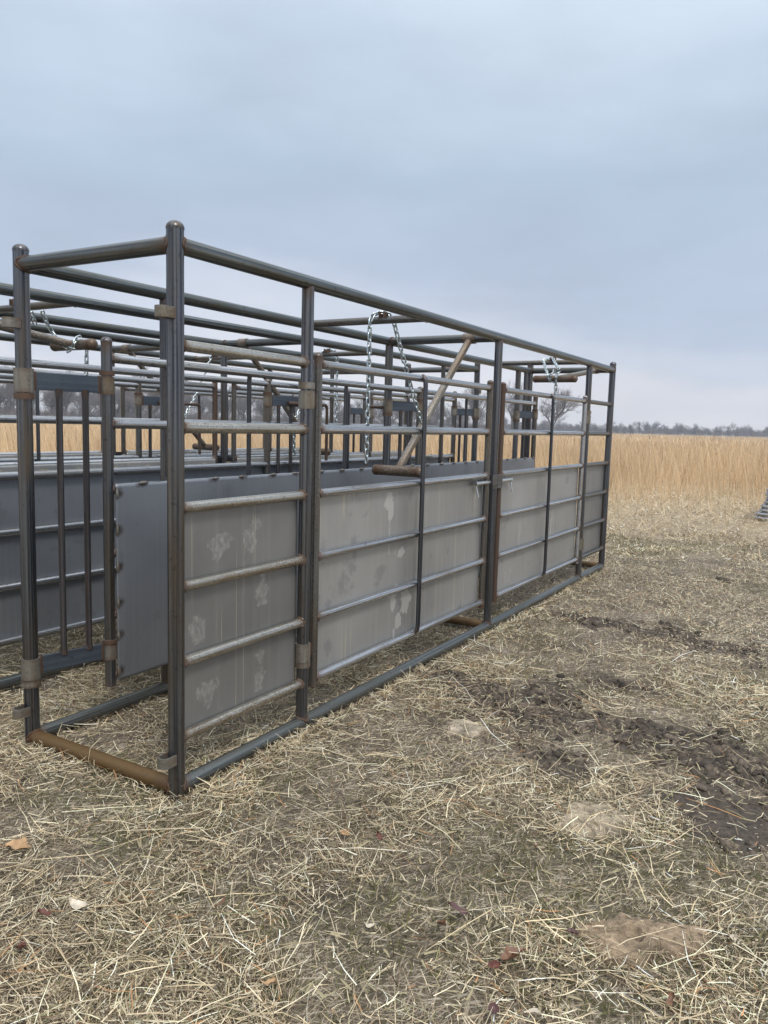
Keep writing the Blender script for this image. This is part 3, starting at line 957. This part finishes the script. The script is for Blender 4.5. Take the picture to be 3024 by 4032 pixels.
def straw(n, d0, d1, pw, lmin, lmax, wmin, wmax, hmax, tmax, half=.62, bright=1.):
    x, y, dd = polar(n, d0, d1, half, pw)
    mm = mud_mask(x, y)
    thin = np.clip((fbm(x, y, 73, 4, 2.3) - .37) * 5, .12, 1)
    rail = ((np.abs(y) < .047) | (np.abs(y - W) < .047)) & (x > -.05) & (x < L + .05)
    rail |= ((np.abs(x) < .047) | (np.abs(x - 3.475) < .047)) & (y > -.05) & (y < W + .05)
    bare = np.clip(1 - (np.minimum(seg_d(x, y, (1.46, -.92), (1.26, -1.55)), seg_d(x, y, (1.26, -1.55), (1.22, -2.7))) - .16) * 6, 0, 1)
    keep = (rng.random(n) > mm * (.72 + .25 * bare)) & (rng.random(n) < thin) & ~(rail & (rng.random(n) < .93))
    x, y, dd = x[keep], y[keep], dd[keep]; n = len(x)
    ln = lmin + (lmax - lmin) * rng.random(n) ** 2.7
    wd_ = (wmin + (wmax - wmin) * rng.random(n)) * np.maximum(1, dd / 8.5)
    pt_ = np.zeros(n)
    for (qx, qy, qr) in ((.135, -1.99, .165), (.86, -1.63, .17), (1.45, -.74, .11)):
        pt_ = np.maximum(pt_, np.exp(-(((x - qx) ** 2 + (y - qy) ** 2) / qr ** 2) ** 2))
    kp = rng.random(n) > pt_ * .95
    x, y, dd, ln, wd_, pt_ = x[kp], y[kp], dd[kp], ln[kp], wd_[kp], pt_[kp]; n = len(x)
    z = ground_z(x, y) + rng.random(n) ** 1.6 * hmax + pt_ * .030
    tl = (rng.random(n) - .35) * tmax
    z = np.maximum(z, ground_z(x, y) - np.minimum(0, np.sin(tl) * ln) + .002)
    parts.append(ribbons(np.stack([x, y, z], -1), rng.random(n) * 2 * PI, tl, ln, wd_, (rng.random(n) - .5) * np.where(rng.random(n) < .25, 1.8, .6),
                         pick(n, x, y, bright), 2, (rng.random(n) - .5) * 1.8))
straw(190000, 1.5, 5.4, 1.5, .010, .085, .0012, .0036, .035, .9)
straw(30000, 1.5, 5.6, 1.5, .05, .20, .0016, .0036, .045, .45, bright=1.06)
straw(7000, 1.5, 6.0, 1.6, .14, .38, .0018, .0038, .055, .28, bright=1.1)
straw(290000, 4.8, 14.0, 1.3, .012, .07, .0020, .0046, .03, 1.1, bright=.95)
straw(1800, 5.0, 14.0, 1.4, .12, .4, .0018, .0032, .05, .3, bright=1.1)
straw(130000, 11, 36, 1.2, .03, .14, .0034, .0058, .05, 1.4, bright=1.08)
# straw gathered along the rails and posts that rest on the ground
n = 6000
tq = rng.random(n)
sel = rng.random(n)
sx = np.where(sel < .62, tq * 6.9, np.where(sel < .8, rng.normal(0, .055, n), tq * 3.4))
sy = np.where(sel < .62, -np.abs(rng.normal(.0, .035, n)) - .047, np.where(sel < .8, tq * 1.02, 1.02 + rng.normal(0, .055, n)))
sz_ = ground_z(sx, sy) + .004 + rng.random(n) ** 2 * .022
parts.append(ribbons(np.stack([sx, sy, sz_], -1), rng.random(n) * 2 * PI, (rng.random(n) - .25) * .9, .02 + .10 * rng.random(n) ** 2, .0016 + .0028 * rng.random(n), (rng.random(n) - .5) * .8, pick(n, sx, sy), 2, (rng.random(n) - .5) * 1.8))
# upright stubble
x, y, dd = polar(26000, 1.5, 14, .62, 1.4)
k = (rng.random(len(x)) > mud_mask(x, y) * .98) & (fbm(x, y, 75, 3, 2.2) > .47)
x, y, dd = x[k], y[k], dd[k]; n = len(x)
parts.append(ribbons(np.stack([x, y, ground_z(x, y) - .004], -1), rng.random(n) * 2 * PI, .5 + rng.random(n) * .9, .03 + .07 * rng.random(n) ** 2,
                     (.002 + .002 * rng.random(n)) * np.maximum(1, dd / 6.5), (rng.random(n) - .5) * .8, pick(n, x, y, .95), 2, (rng.random(n) - .5) * 2))
# bits of chopped straw and seed heads
x, y, dd = polar(2600, 1.5, 6, .62, 1.6)
n = len(x)
hv = np.tile(np.array([.30, .255, .15]), (n, 1)) * (.8 + .4 * rng.random(n))[:, None]
parts.append(ribbons(np.stack([x, y, ground_z(x, y) + .015 + .02 * rng.random(n)], -1), rng.random(n) * 2 * PI, (rng.random(n) - .3) * .5, .03 + .035 * rng.random(n), .0040 + .003 * rng.random(n), (rng.random(n) - .5) * .5, hv, 3, (rng.random(n) - .5)))
V, Fq, C = merge(parts)
tag(link_mesh('straw', mesh_np('straw', V, Fq, None, C), M_STRAW), 'loose dry straw and mown grass matted over the ground', 'straw', kind='stuff')
# green blades coming through
x, y, dd = polar(120000, 1.5, 13, .62, 1.25)
gm = fbm(x, y, 31, 4, .9)
k = (rng.random(len(x)) < np.clip((gm - .47) * 5, .04, .75)) & (rng.random(len(x)) > mud_mask(x, y))
x, y, dd = x[k], y[k], dd[k]; n = len(x)
gc = np.array([.092, .098, .038]) * (.6 + .8 * rng.random(n))[:, None] + np.array([.05, .03, .01]) * rng.random(n)[:, None]
V, Fq, C = ribbons(np.stack([x, y, ground_z(x, y)], -1), rng.random(n) * 2 * PI, .25 + rng.random(n) * .8, .02 + .05 * rng.random(n), (.0016 + .0016 * rng.random(n)) * np.maximum(1, dd / 6.5), (rng.random(n) - .5) * .9, gc, 2, (rng.random(n) - .5) * 2)
tag(link_mesh('green_grass', mesh_np('green_grass', V, Fq, None, C), M_GRASS), 'short green grass growing through the straw', 'grass', kind='stuff')

# standing prairie grass
gp = []
def prairie(n, d0, d1, pw, half, h0, h1, wk, ramp_in=0.):
    x, y, dd = polar(n, d0, d1, half, pw)
    fd = field_d(x, y)
    dens = np.maximum(np.clip((fd - 14) / 17, 0, 1) ** 1.7, .30 * np.clip((fd - 13.5) / 5, 0, 1) * np.clip((fbm(x, y, 83, 3, .8) - .52) * 9, 0, 1))
    k = rng.random(n) < dens
    x, y, dd, fd = x[k], y[k], dd[k], fd[k]; n = len(x)
    clump = fbm(x, y, 81, 3, .55); big = fbm(x, y, 82, 3, .06)
    hh = (h0 + (h1 - h0) * rng.random(n)) * (.72 + .5 * clump) * np.clip((fd - 6) / 20, .18, 1) ** .9 * (.55 + .9 * rng.random(n) * (fd < 32) + .42 * (fd >= 32))
    wd_ = wk * dd * (.6 + .8 * rng.random(n))
    az = rng.random(n) * 2 * PI
    lean = .10 + .22 * rng.random(n)
    wind = 2.6
    az = np.where(rng.random(n) < .6, wind + (rng.random(n) - .5) * 1.6, az)
    t = rng.random(n)[:, None]
    c = np.array([.69, .48, .265]) * (1 - t) + np.array([.77, .605, .41]) * t
    c = c * (.62 + .55 * clump + .22 * (big - .5))[:, None] * (.78 + .4 * rng.random(n))[:, None]
    dk = rng.random(n) < .035
    c[dk] = np.array([.22, .11, .055]) * (.7 + .6 * rng.random(dk.sum()))[:, None]
    gp.append(ribbons(np.stack([x, y, ground_z(x, y) - .01], -1), az, PI / 2 - lean, hh, wd_, (rng.random(n) - .5) * .35, np.clip(c, 0, .85), 2, (rng.random(n) - .5) * 3))
prairie(56000, 13.0, 34, 1.2, .62, .55, 1.15, .00030)
prairie(90000, 15, 60, .9, .62, .75, 1.25, .00038)
prairie(65000, 48, 300, .8, .62, .9, 1.25, .00075)
# fallen and low blades at the field's edge
x, y, dd = polar(16000, 12.5, 24, .6, 1.2)
n = len(x)
gp.append(ribbons(np.stack([x, y, ground_z(x, y) + .01], -1), rng.random(n) * 2 * PI, rng.random(n) * 1.1, .10 + .35 * rng.random(n) ** 2, .00042 * dd, (rng.random(n) - .5) * .9,
                  np.array([.60, .48, .32]) * (.6 + .6 * rng.random(n))[:, None], 2, (rng.random(n) - .5) * 3))
V, Fq, C = merge(gp)
tag(link_mesh('prairie_grass', mesh_np('prairie_grass', V, Fq, None, C), M_GRASS), 'tall golden prairie grass standing in the field', 'tall grass', kind='stuff')

# ------------------------------------------------------------------ dried dung, clods, leaves
def patty(name, x, y, rx, ry, rot, h, seed, label, cat, col):
    r = np.random.default_rng(seed)
    nr, na = 48, 150
    V, Fq = [], []
    ph = r.random(6) * 6
    for i in range(nr + 1):
        t = i / nr
        for j in range(na):
            a = 2 * PI * j / na
            edge = 1 + .22 * math.sin(2 * a + ph[0]) + .04 * math.sin(14 * a + ph[4]) + .03 * math.sin(23 * a + ph[5]) + .12 * math.sin(3 * a + ph[1]) + .08 * math.sin(5 * a + ph[2]) + .05 * math.sin(9 * a + ph[3])
            V.append((rx * t * edge * math.cos(a), ry * t * edge * math.sin(a), 0))
    V = np.array(V)
    tt = np.repeat(np.arange(nr + 1) / nr, na)
    nz_ = fbm(V[:, 0] + seed, V[:, 1], seed, 5, 9.)
    rg_ = 1 - np.abs(fbm(V[:, 0] + seed, V[:, 1] + 3, seed + 1, 3, 7.) * 2 - 1)
    fz_ = fbm(V[:, 0] + seed * 1.7, V[:, 1], seed + 4, 4, 38.)
    V[:, 2] = h * (1 - tt ** 9) * (.25 + 1.15 * nz_ + .55 * (fz_ - .5)) - h * .9 * np.clip(rg_ - .86, 0, 1) * 5 * (1 - tt) - .016 * tt ** 9
    cr_, sr_ = math.cos(rot), math.sin(rot)
    V[:, 0], V[:, 1] = V[:, 0] * cr_ - V[:, 1] * sr_, V[:, 0] * sr_ + V[:, 1] * cr_
    I = np.arange((nr + 1) * na).reshape(nr + 1, na)
    J = np.roll(I, -1, 1)
    Fq = np.stack([I[:-1], I[1:], J[1:], J[:-1]], -1).reshape(-1, 4)
    tint = np.array(col) * (.10 + 1.55 * nz_ + .5 * (fz_ - .5) - 1.6 * np.clip(rg_ - .84, 0, 1))[:, None].clip(.2, 2)
    o = link_mesh(name, mesh_np(name, V, Fq, None, tint), M_CLOD)
    o.location = (x, y, float(ground_z(np.array([x]), np.array([y]))[0]) + .004)
    return tag(o, label, cat, 'dried lumps on the straw')
def clod_mat():
    mt, t, p = new_mat('dried_dung')
    at = N(t, 'ShaderNodeAttribute', attribute_name='Col')
    tcn = N(t, 'ShaderNodeTexCoord')
    n = noise(t, tcn.outputs['Object'], 45, 6, .7)
    c = mixc(t, ramp(t, n, [(.25, .35), (.7, 1.25)]), (0, 0, 0), at.outputs['Color'])
    t.links.new(mixc(t, 1.0, at.outputs['Color'], ramp(t, n, [(.25, .5), (.7, 1.2)]), 'MULTIPLY'), p.inputs['Base Color'])
    p.inputs['Roughness'].default_value = .95
    bp = N(t, 'ShaderNodeBump'); bp.inputs['Strength'].default_value = 1.0; bp.inputs['Distance'].default_value = .012
    t.links.new(n, bp.inputs['Height']); t.links.new(bp.outputs[0], p.inputs['Normal'])
    return mt
M_CLOD = clod_mat()
patty('dung_pat', .135, -1.99, .20, .13, -1.2, .036, 3, 'large dried tan dung pat, the biggest lump, in the lower right foreground', 'dung', (.36, .265, .175))
patty('dung_pat', .86, -1.63, .13, .19, .25, .026, 8, 'pale dried dung pat with a hole, at the edge of the bare dirt', 'dung', (.52, .43, .31))
patty('dung_pat', 1.45, -.74, .09, .13, .2, .02, 12, 'small pale dung pat close to the bottom rail of the first gate', 'dung', (.54, .45, .34))
for k, (x, y, s_) in enumerate(((2.25, -1.05, .05), (1.95, -.75, .04), (2.1, -1.9, .05), (4.2, -1.3, .05), (7.2, -1.35, .09), (2.4, -.5, .035))):
    o = patty('dirt_clod', x, y, s_, s_ * .8, k, s_ * .55, 20 + k, 'dark lump of churned earth in the muddy track', 'dirt clod', (.12, .095, .07))
    o['group'] = 'lumps of churned earth'

x, y, dd = polar(150000, 2.5, 13, .6, 1.0)
k = rng.random(len(x)) < mud_mask(x, y) * np.clip((seg_d(x, y, (1.26, -1.55), (1.22, -2.7)) - .14) * 5, .05, 1)
x, y = x[k], y[k]; n = len(x)
ico = np.array([(0, 0, 1), (.9, 0, .35), (.28, .85, .4), (-.72, .53, .35), (-.72, -.53, .4), (.28, -.85, .35), (.72, .53, -.4), (-.28, .85, -.4), (-.9, 0, -.4), (-.28, -.85, -.4), (.72, -.53, -.4)])
tri = np.array([(0, 1, 2), (0, 2, 3), (0, 3, 4), (0, 4, 5), (0, 5, 1), (1, 6, 2), (2, 7, 3), (3, 8, 4), (4, 9, 5), (5, 10, 1), (2, 6, 7), (3, 7, 8), (4, 8, 9), (5, 9, 10), (1, 10, 6)])
sz = .003 + .030 * rng.random(n) ** 5
V = ico[None] * (sz[:, None, None] * (.45 + 1.1 * rng.random((n, 11, 1)))) * np.array([1.2, 1.0, .75]) + np.stack([x, y, ground_z(x, y)], -1)[:, None]
Fq = (tri[None] + (np.arange(n) * 11)[:, None, None]).reshape(-1, 3)
C = np.repeat(np.array([.128, .100, .075]) * (.35 + 1.2 * rng.random(n))[:, None], 11, 0)
tag(link_mesh('loose_earth', mesh_np('loose_earth', V.reshape(-1, 3), None, Fq, C), M_CLOD), 'crumbs of dark churned earth', 'earth', kind='stuff')

def leaf_mesh(seed, curl, lobes):
    r = np.random.default_rng(seed)
    n = 15
    V, Fq = [], []
    for i in range(n):
        t = i / (n - 1)
        wv = math.sin(PI * t ** .85) * .5 * (1 + (.33 * math.sin(t * lobes * PI) if lobes else 0)) * (.75 + .1 * r.random())
        for j in range(5):
            s_ = (j - 2) / 2
            z = curl * (s_ * s_) * .10 * (1 + math.sin(5 * t + seed)) + curl * .35 * (t - .5) ** 2 + .05 * (r.random() - .5)
            V.append((t - .5, s_ * wv * .62, z))
    for i in range(n - 1):
        for j in range(4):
            Fq.append((i*5+j, (i+1)*5+j, (i+1)*5+j+1, i*5+j+1))
    me = mesh_np('leaf', V, Fq)
    me.polygons.foreach_set('use_smooth', [True] * len(me.polygons))
    return me
LM = {}
def leaf_mat(name, col):
    if name not in LM: LM[name] = simple(name, col, .55, 0, .35, 3.)
    return LM[name]
LC = {'rust': (.185, .092, .052), 'purple': (.105, .05, .05), 'tan': (.40, .25, .13), 'pale': (.55, .48, .38), 'red': (.12, .038, .026)}
leaves = [(-.657, .166, .14, 'tan', 4.5, 1, 'tan lobed oak leaf, the long one at the left of the straw'),
          (.09, -.836, .085, 'tan', 4.5, .9, 'broad tan leaf flat on the straw midway along the foreground'),
          (.148, -.968, .05, 'red', 0, 1.2, 'small dark red curled leaf just right of the broad tan one'),
          (-.516, -.736, .055, 'rust', 0, .7, 'lone salmon brown leaf in the middle of the near straw'),
          (-.106, -1.43, .085, 'purple', 3.5, .6, 'dull purple brown oak leaf right of centre in the near straw'),
          (-.2, -1.419, .07, 'rust', 0, 1.4, 'orange brown leaf standing on edge under the purple one'),
          (-.232, -1.681, .11, 'rust', 4.5, 1.3, 'large curled chestnut leaf nearest the bottom right'),
          (-.30, -1.64, .06, 'red', 0, 1.3, 'dark curled leaf beside the large chestnut one'),
          (.451, -1.51, .05, 'rust', 3.5, .8, 'small brick brown leaf left of the pale dung pat'),
          (.771, -1.962, .05, 'rust', 4.5, .8, 'small orange leaf beyond the large dung pat, right side'),
          (-1.0, -.35, .07, 'red', 0, 1.2, 'dark red leaf low at the left edge'),
          (-.86, -.27, .06, 'red', 3.5, 1.1, 'dark red leaf half buried near the left edge'),
          (-.015, -1.80, .05, 'purple', 0, 1.6, 'small brown curled leaf left of the large dung pat'),
          (1.06, -1.11, .04, 'tan', 0, 1, 'small pinkish tan leaf beside the worn dirt'),
          (-.72, -1.11, .055, 'tan', 4.5, 1, 'light tan leaf at the bottom centre'),
          (-.77, -.317, .09, 'pale', 0, 1.1, 'whitish papery leaf on the lower left straw'),
          (-.344, -1.221, .05, 'pale', 0, 1.2, 'small papery white leaf near the middle of the foreground'),
          (.27, -2.25, .05, 'pale', 0, 1.2, 'white scrap of dry leaf right of the large dung pat'),
          (-.46, -1.71, .07, 'purple', 0, .9, 'dull brown leaf at the bottom edge'),
          (-.42, -1.81, .06, 'pale', 0, 1.3, 'white crumpled leaf at the bottom edge'),
          (-.13, -2.13, .05, 'rust', 3.5, 1.2, 'rust leaf at the bottom right corner')]
for k, (x, y, s_, c, lob, curl, lab) in enumerate(leaves):
    o = link_mesh('dry_leaf', leaf_mesh(100 + k, curl, lob), leaf_mat('leaf_' + c, LC[c]))
    o.location = (x, y, float(ground_z(np.array([x]), np.array([y]))[0]) + .038)
    o.scale = (s_ * .85,) * 3
    o.rotation_euler = (random.uniform(-.4, .5), random.uniform(-.4, .4), random.uniform(0, 6))
    tag(o, lab, 'leaf', 'dry leaves on the straw')

# ------------------------------------------------------------------ stacked panels at the right edge
def livestock_panel(k, n):
    b = MB()
    Lp, Wp, r, rc = 3.0, 1.5, .026, .20
    pts = []
    for (cx, cy, a0) in ((rc, rc, PI), (Lp - rc, rc, 1.5 * PI), (Lp - rc, Wp - rc, 0), (rc, Wp - rc, PI / 2)):
        for j in range(7):
            a = a0 + j / 6 * PI / 2
            pts.append((cx + rc * math.cos(a), cy + rc * math.sin(a), 0))
    pts.append(pts[0])
    b.path(pts, r, seg=10, cap0=None, cap1=None)
    for j in range(1, 6):
        b.tube((0, Wp * j / 6, 0), (Lp, Wp * j / 6, 0), .021, seg=8)
    b.tube((Lp * .5, 0, .03), (Lp * .5, Wp, .03), .016, seg=8)
    return b
pm = None
order = ['topmost', 'second from the top', 'third from the top', 'fourth from the top', 'fourth from the bottom', 'third from the bottom', 'second from the bottom', 'bottom']
pbase = Vector((14.35, -1.12, 0))
offs = [.02, .0, .02, .0, -.05, -.07, -.14, -.15]
for k in range(8):
    if pm is None:
        o = livestock_panel(0, 8).build('livestock_panel', M_RAIL); pm = o
    else:
        o = pm.copy(); COL.objects.link(o)
    zz = .045 + (7 - k) * .078
    ra_ = .085 - PI / 2 - .10 + random.uniform(-.008, .008)
    o.rotation_euler = (0, 0, ra_)
    o.location = pbase + Vector((math.cos(ra_), math.sin(ra_), 0)) * (offs[k] + .03) + Vector((0, 0, zz))
    tag(o, 'grey tubular panel lying flat in the stack at the right edge, %s' % order[k], 'livestock panel', 'panels stacked at the right edge')

# ------------------------------------------------------------------ bare trees
def tree_mesh(seed, height, spread, levels=5, bush=False):
    r = random.Random(seed)
    limbs, twigs = [], []
    def grow(p, d, ln, rad, lev):
        n = 3
        pts = [p]
        for i in range(n):
            d = (d + Vector((r.uniform(-1, 1), r.uniform(-1, 1), r.uniform(-.4, .8))) * (.13 + .05 * lev)).normalized()
            p = p + d * (ln / n); pts.append(p)
        for i in range(n):
            ra_ = rad * (1 - .38 * i / n); rb = rad * (1 - .38 * (i + 1) / n)
            (limbs if lev < 3 else twigs).append((pts[i], pts[i+1], ra_, rb))
        if lev >= levels: return
        k = (r.choice((6, 7)), r.choice((3, 4)))[lev] if lev < 2 else r.choice((3, 4, 4))
        for j in range(k):
            f_ = .35 + .65 * (j + 1) / k if lev else .25 + .75 * (j + 1) / k
            i = min(n - 1, int(f_ * n - 1e-6))
            q = pts[i].lerp(pts[i+1], f_ * n - i)
            az = r.uniform(0, 2 * PI)
            sp = r.uniform(.45, 1.0) * spread
            s_ = d.orthogonal().normalized()
            nd = (Matrix.Rotation(az, 3, d) @ s_) * math.sin(sp) + d * math.cos(sp)
            nd.z += .10
            grow(q, nd.normalized(), ln * r.uniform(.55, .82), max(rad * .58, .0075), lev + 1)
    if bush:
        for j in range(7):
            a = r.uniform(0, 6.28)
            grow(Vector((r.uniform(-.8, .8), r.uniform(-.8, .8), 0)), Vector((math.cos(a) * .5, math.sin(a) * .5, 1)).normalized(), height * .42, .05, 2)
    else:
        grow(Vector((0, 0, -.1)), Vector((r.uniform(-.08, .08), r.uniform(-.08, .08), 1)).normalized(), height * .36, height * .022, 0)
    def tubes(segs, k):
        n = len(segs)
        A = np.array([tuple(s[0]) for s in segs]); B = np.array([tuple(s[1]) for s in segs])
        ra_ = np.array([s[2] for s in segs]); rb = np.array([s[3] for s in segs])
        t = B - A; t /= np.linalg.norm(t, axis=1)[:, None]
        ref = np.where(np.abs(t[:, 2:3]) < .9, np.array([[0, 0, 1.]]), np.array([[1., 0, 0]]))
        X = np.cross(ref, t); X /= np.linalg.norm(X, axis=1)[:, None]; Y = np.cross(t, X)
        V = np.empty((n, 2 * k, 3))
        for j in range(k):
            a = 2 * PI * j / k
            o = X * math.cos(a) + Y * math.sin(a)
            V[:, j] = A + o * ra_[:, None]; V[:, k + j] = B + o * rb[:, None]
        b = (np.arange(n) * 2 * k)[:, None]
        Fq = [np.concatenate([b + j, b + (j+1) % k, b + k + (j+1) % k, b + k + j], 1) for j in range(k)]
        return V.reshape(-1, 3), np.concatenate(Fq)
    v1, f1 = tubes(limbs, 6) if limbs else (None, None)
    v2, f2 = tubes(twigs, 3)
    return (mesh_np('trunk', v1, f1) if limbs else None), mesh_np('crown', v2, f2)
M_BARK = simple('bark', (.13, .115, .11), .9, 0, .3, 2.)
M_TWIG = simple('twigs', (.17, .148, .142), .9, 0, .3, .7)
protos = []
for k in range(7):
    protos.append(tree_mesh(300 + k, 9.5, (.88, .66, .74, .78, .70, .66, .80)[k], 6))
def plant_tree(k, x, y, sc, rz, label, group, first={}):
    t = empty('bare_tree', (x, y, float(ground_z(np.array([x]), np.array([y]))[0])), rz)
    t.scale = (sc * random.uniform(.92, 1.12), sc * random.uniform(.92, 1.12), sc)
    tag(t, label, 'tree', group)
    for nm, me, mt in (('trunk', protos[k][0], M_BARK), ('crown', protos[k][1], M_TWIG)):
        o = bpy.data.objects.new(nm, me)
        if not me.materials: me.materials.append(mt)
        COL.objects.link(o); o.parent = t
    return t
def az_of(px):
    d = fw * FPX + rt2 * (px - 1512) - up2 * (1690 - 2016)
    return math.atan2(d.y, d.x)
def at_px(px, dist):
    a = az_of(px)
    return CAM.x + dist * math.cos(a), CAM.y + dist * math.sin(a)
G_T = 'bare trees of the distant treeline'
x, y = at_px(2172, 128); plant_tree(0, x, y, 1.02, .4, 'big round-crowned bare tree seen through the far gate, standing clear of the treeline', G_T)
x, y = at_px(2012, 135); plant_tree(3, x, y, 1.0, 1.4, 'bare spreading tree seen between the two gates', G_T)
x, y = at_px(1870, 135); plant_tree(1, x, y, .95, 2.0, 'bare tree with thin open branches seen behind the leaning stop bar', G_T)
x, y = at_px(590, 105); plant_tree(2, x, y, .9, 3.0, 'bare forked tree seen between the two left corner posts', G_T)
x, y = at_px(2578, 285); plant_tree(4, x, y, .62, .6, 'pale slender bare tree rising above the right treeline', G_T)
LAB_L, LAB_R = 'grey bare tree in the dense wood behind the alleys', 'grey bare tree in the low hazy treeline at the right'
for k in range(64):
    px = -900 + k * 47 + random.uniform(-22, 22)
    if px < 1900:
        dist = 118 + 22 * max(0, (px - 200)) / 1700 + random.uniform(-4, 26)
        sc = random.uniform(.72, .95) * (1.0 if px < 1100 else .86)
        lab = LAB_L
    else: continue
    x, y = at_px(px, dist)
    plant_tree(random.randrange(7), x, y, sc, random.uniform(0, 6), lab, G_T)
for k in range(60):
    px = 1950 + k * 27 + random.uniform(-12, 12)
    dist = 235 + 60 * (px - 1950) / 1100 + random.uniform(-15, 20)
    x, y = at_px(px, dist)
    plant_tree(random.randrange(7), x, y, random.uniform(.40, .58), random.uniform(0, 6), LAB_R, G_T)
# the tangled underwood reads as one mass
bt = [tree_mesh(400 + k, 4.0, .7, 5, True)[1] for k in range(3)]
src = []
for me in bt:
    v = np.empty(len(me.vertices) * 3, np.float32); me.vertices.foreach_get('co', v)
    f_ = np.empty(len(me.loops), np.int32); me.loops.foreach_get('vertex_index', f_)
    src.append((v.reshape(-1, 3), f_.reshape(-1, 4)))
Vb, Fb, o_ = [], [], 0
for k in range(620):
    px = -900 + k * 7.6 + random.uniform(-9, 9)
    if px < 1900: dist = 112 + 25 * max(0, px - 200) / 1700 + random.uniform(0, 22); s_ = random.uniform(.5, .9)
    else: dist = 225 + 65 * (px - 1900) / 1100 + random.uniform(0, 25); s_ = random.uniform(.7, 1.0)
    x, y = at_px(px, dist)
    v, f_ = src[k % 3]
    a = random.uniform(0, 6.28)
    R_ = np.array([[math.cos(a), -math.sin(a), 0], [math.sin(a), math.cos(a), 0], [0, 0, 1]])
    z = float(ground_z(np.array([x]), np.array([y]))[0])
    Vb.append((v * s_ * np.array([1.25, 1.25, 1.0])) @ R_.T + np.array([x, y, z])); Fb.append(f_ + o_); o_ += len(v)
tag(link_mesh('underwood', mesh_np('underwood', np.concatenate(Vb), np.concatenate(Fb)), M_TWIG), 'grey bare thicket filling the foot of the treeline', 'thicket', kind='stuff')

# ------------------------------------------------------------------ damp winter air
def haze():
    me = bpy.data.meshes.new('haze')
    x0, x1, y0, y1, z0, z1 = -320, 450, -440, 450, -2.5, 14.
    V = [(x, y, z) for z in (z0, z1) for y in (y0, y1) for x in (x0, x1)]
    me.from_pydata(V, [], [(0, 2, 3, 1), (4, 5, 7, 6), (0, 1, 5, 4), (2, 6, 7, 3), (0, 4, 6, 2), (1, 3, 7, 5)])
    mt = bpy.data.materials.new('haze')
    mt.use_nodes = True
    t = mt.node_tree
    t.nodes.clear()
    o = N(t, 'ShaderNodeOutputMaterial')
    v = N(t, 'ShaderNodeVolumePrincipled')
    v.inputs['Color'].default_value = (.80, .86, .97, 1)
    v.inputs['Density'].default_value = .0013
    v.inputs['Anisotropy'].default_value = .2
    t.links.new(v.outputs[0], o.inputs['Volume'])
    tag(link_mesh('haze', me, mt), kind='stuff')
haze()
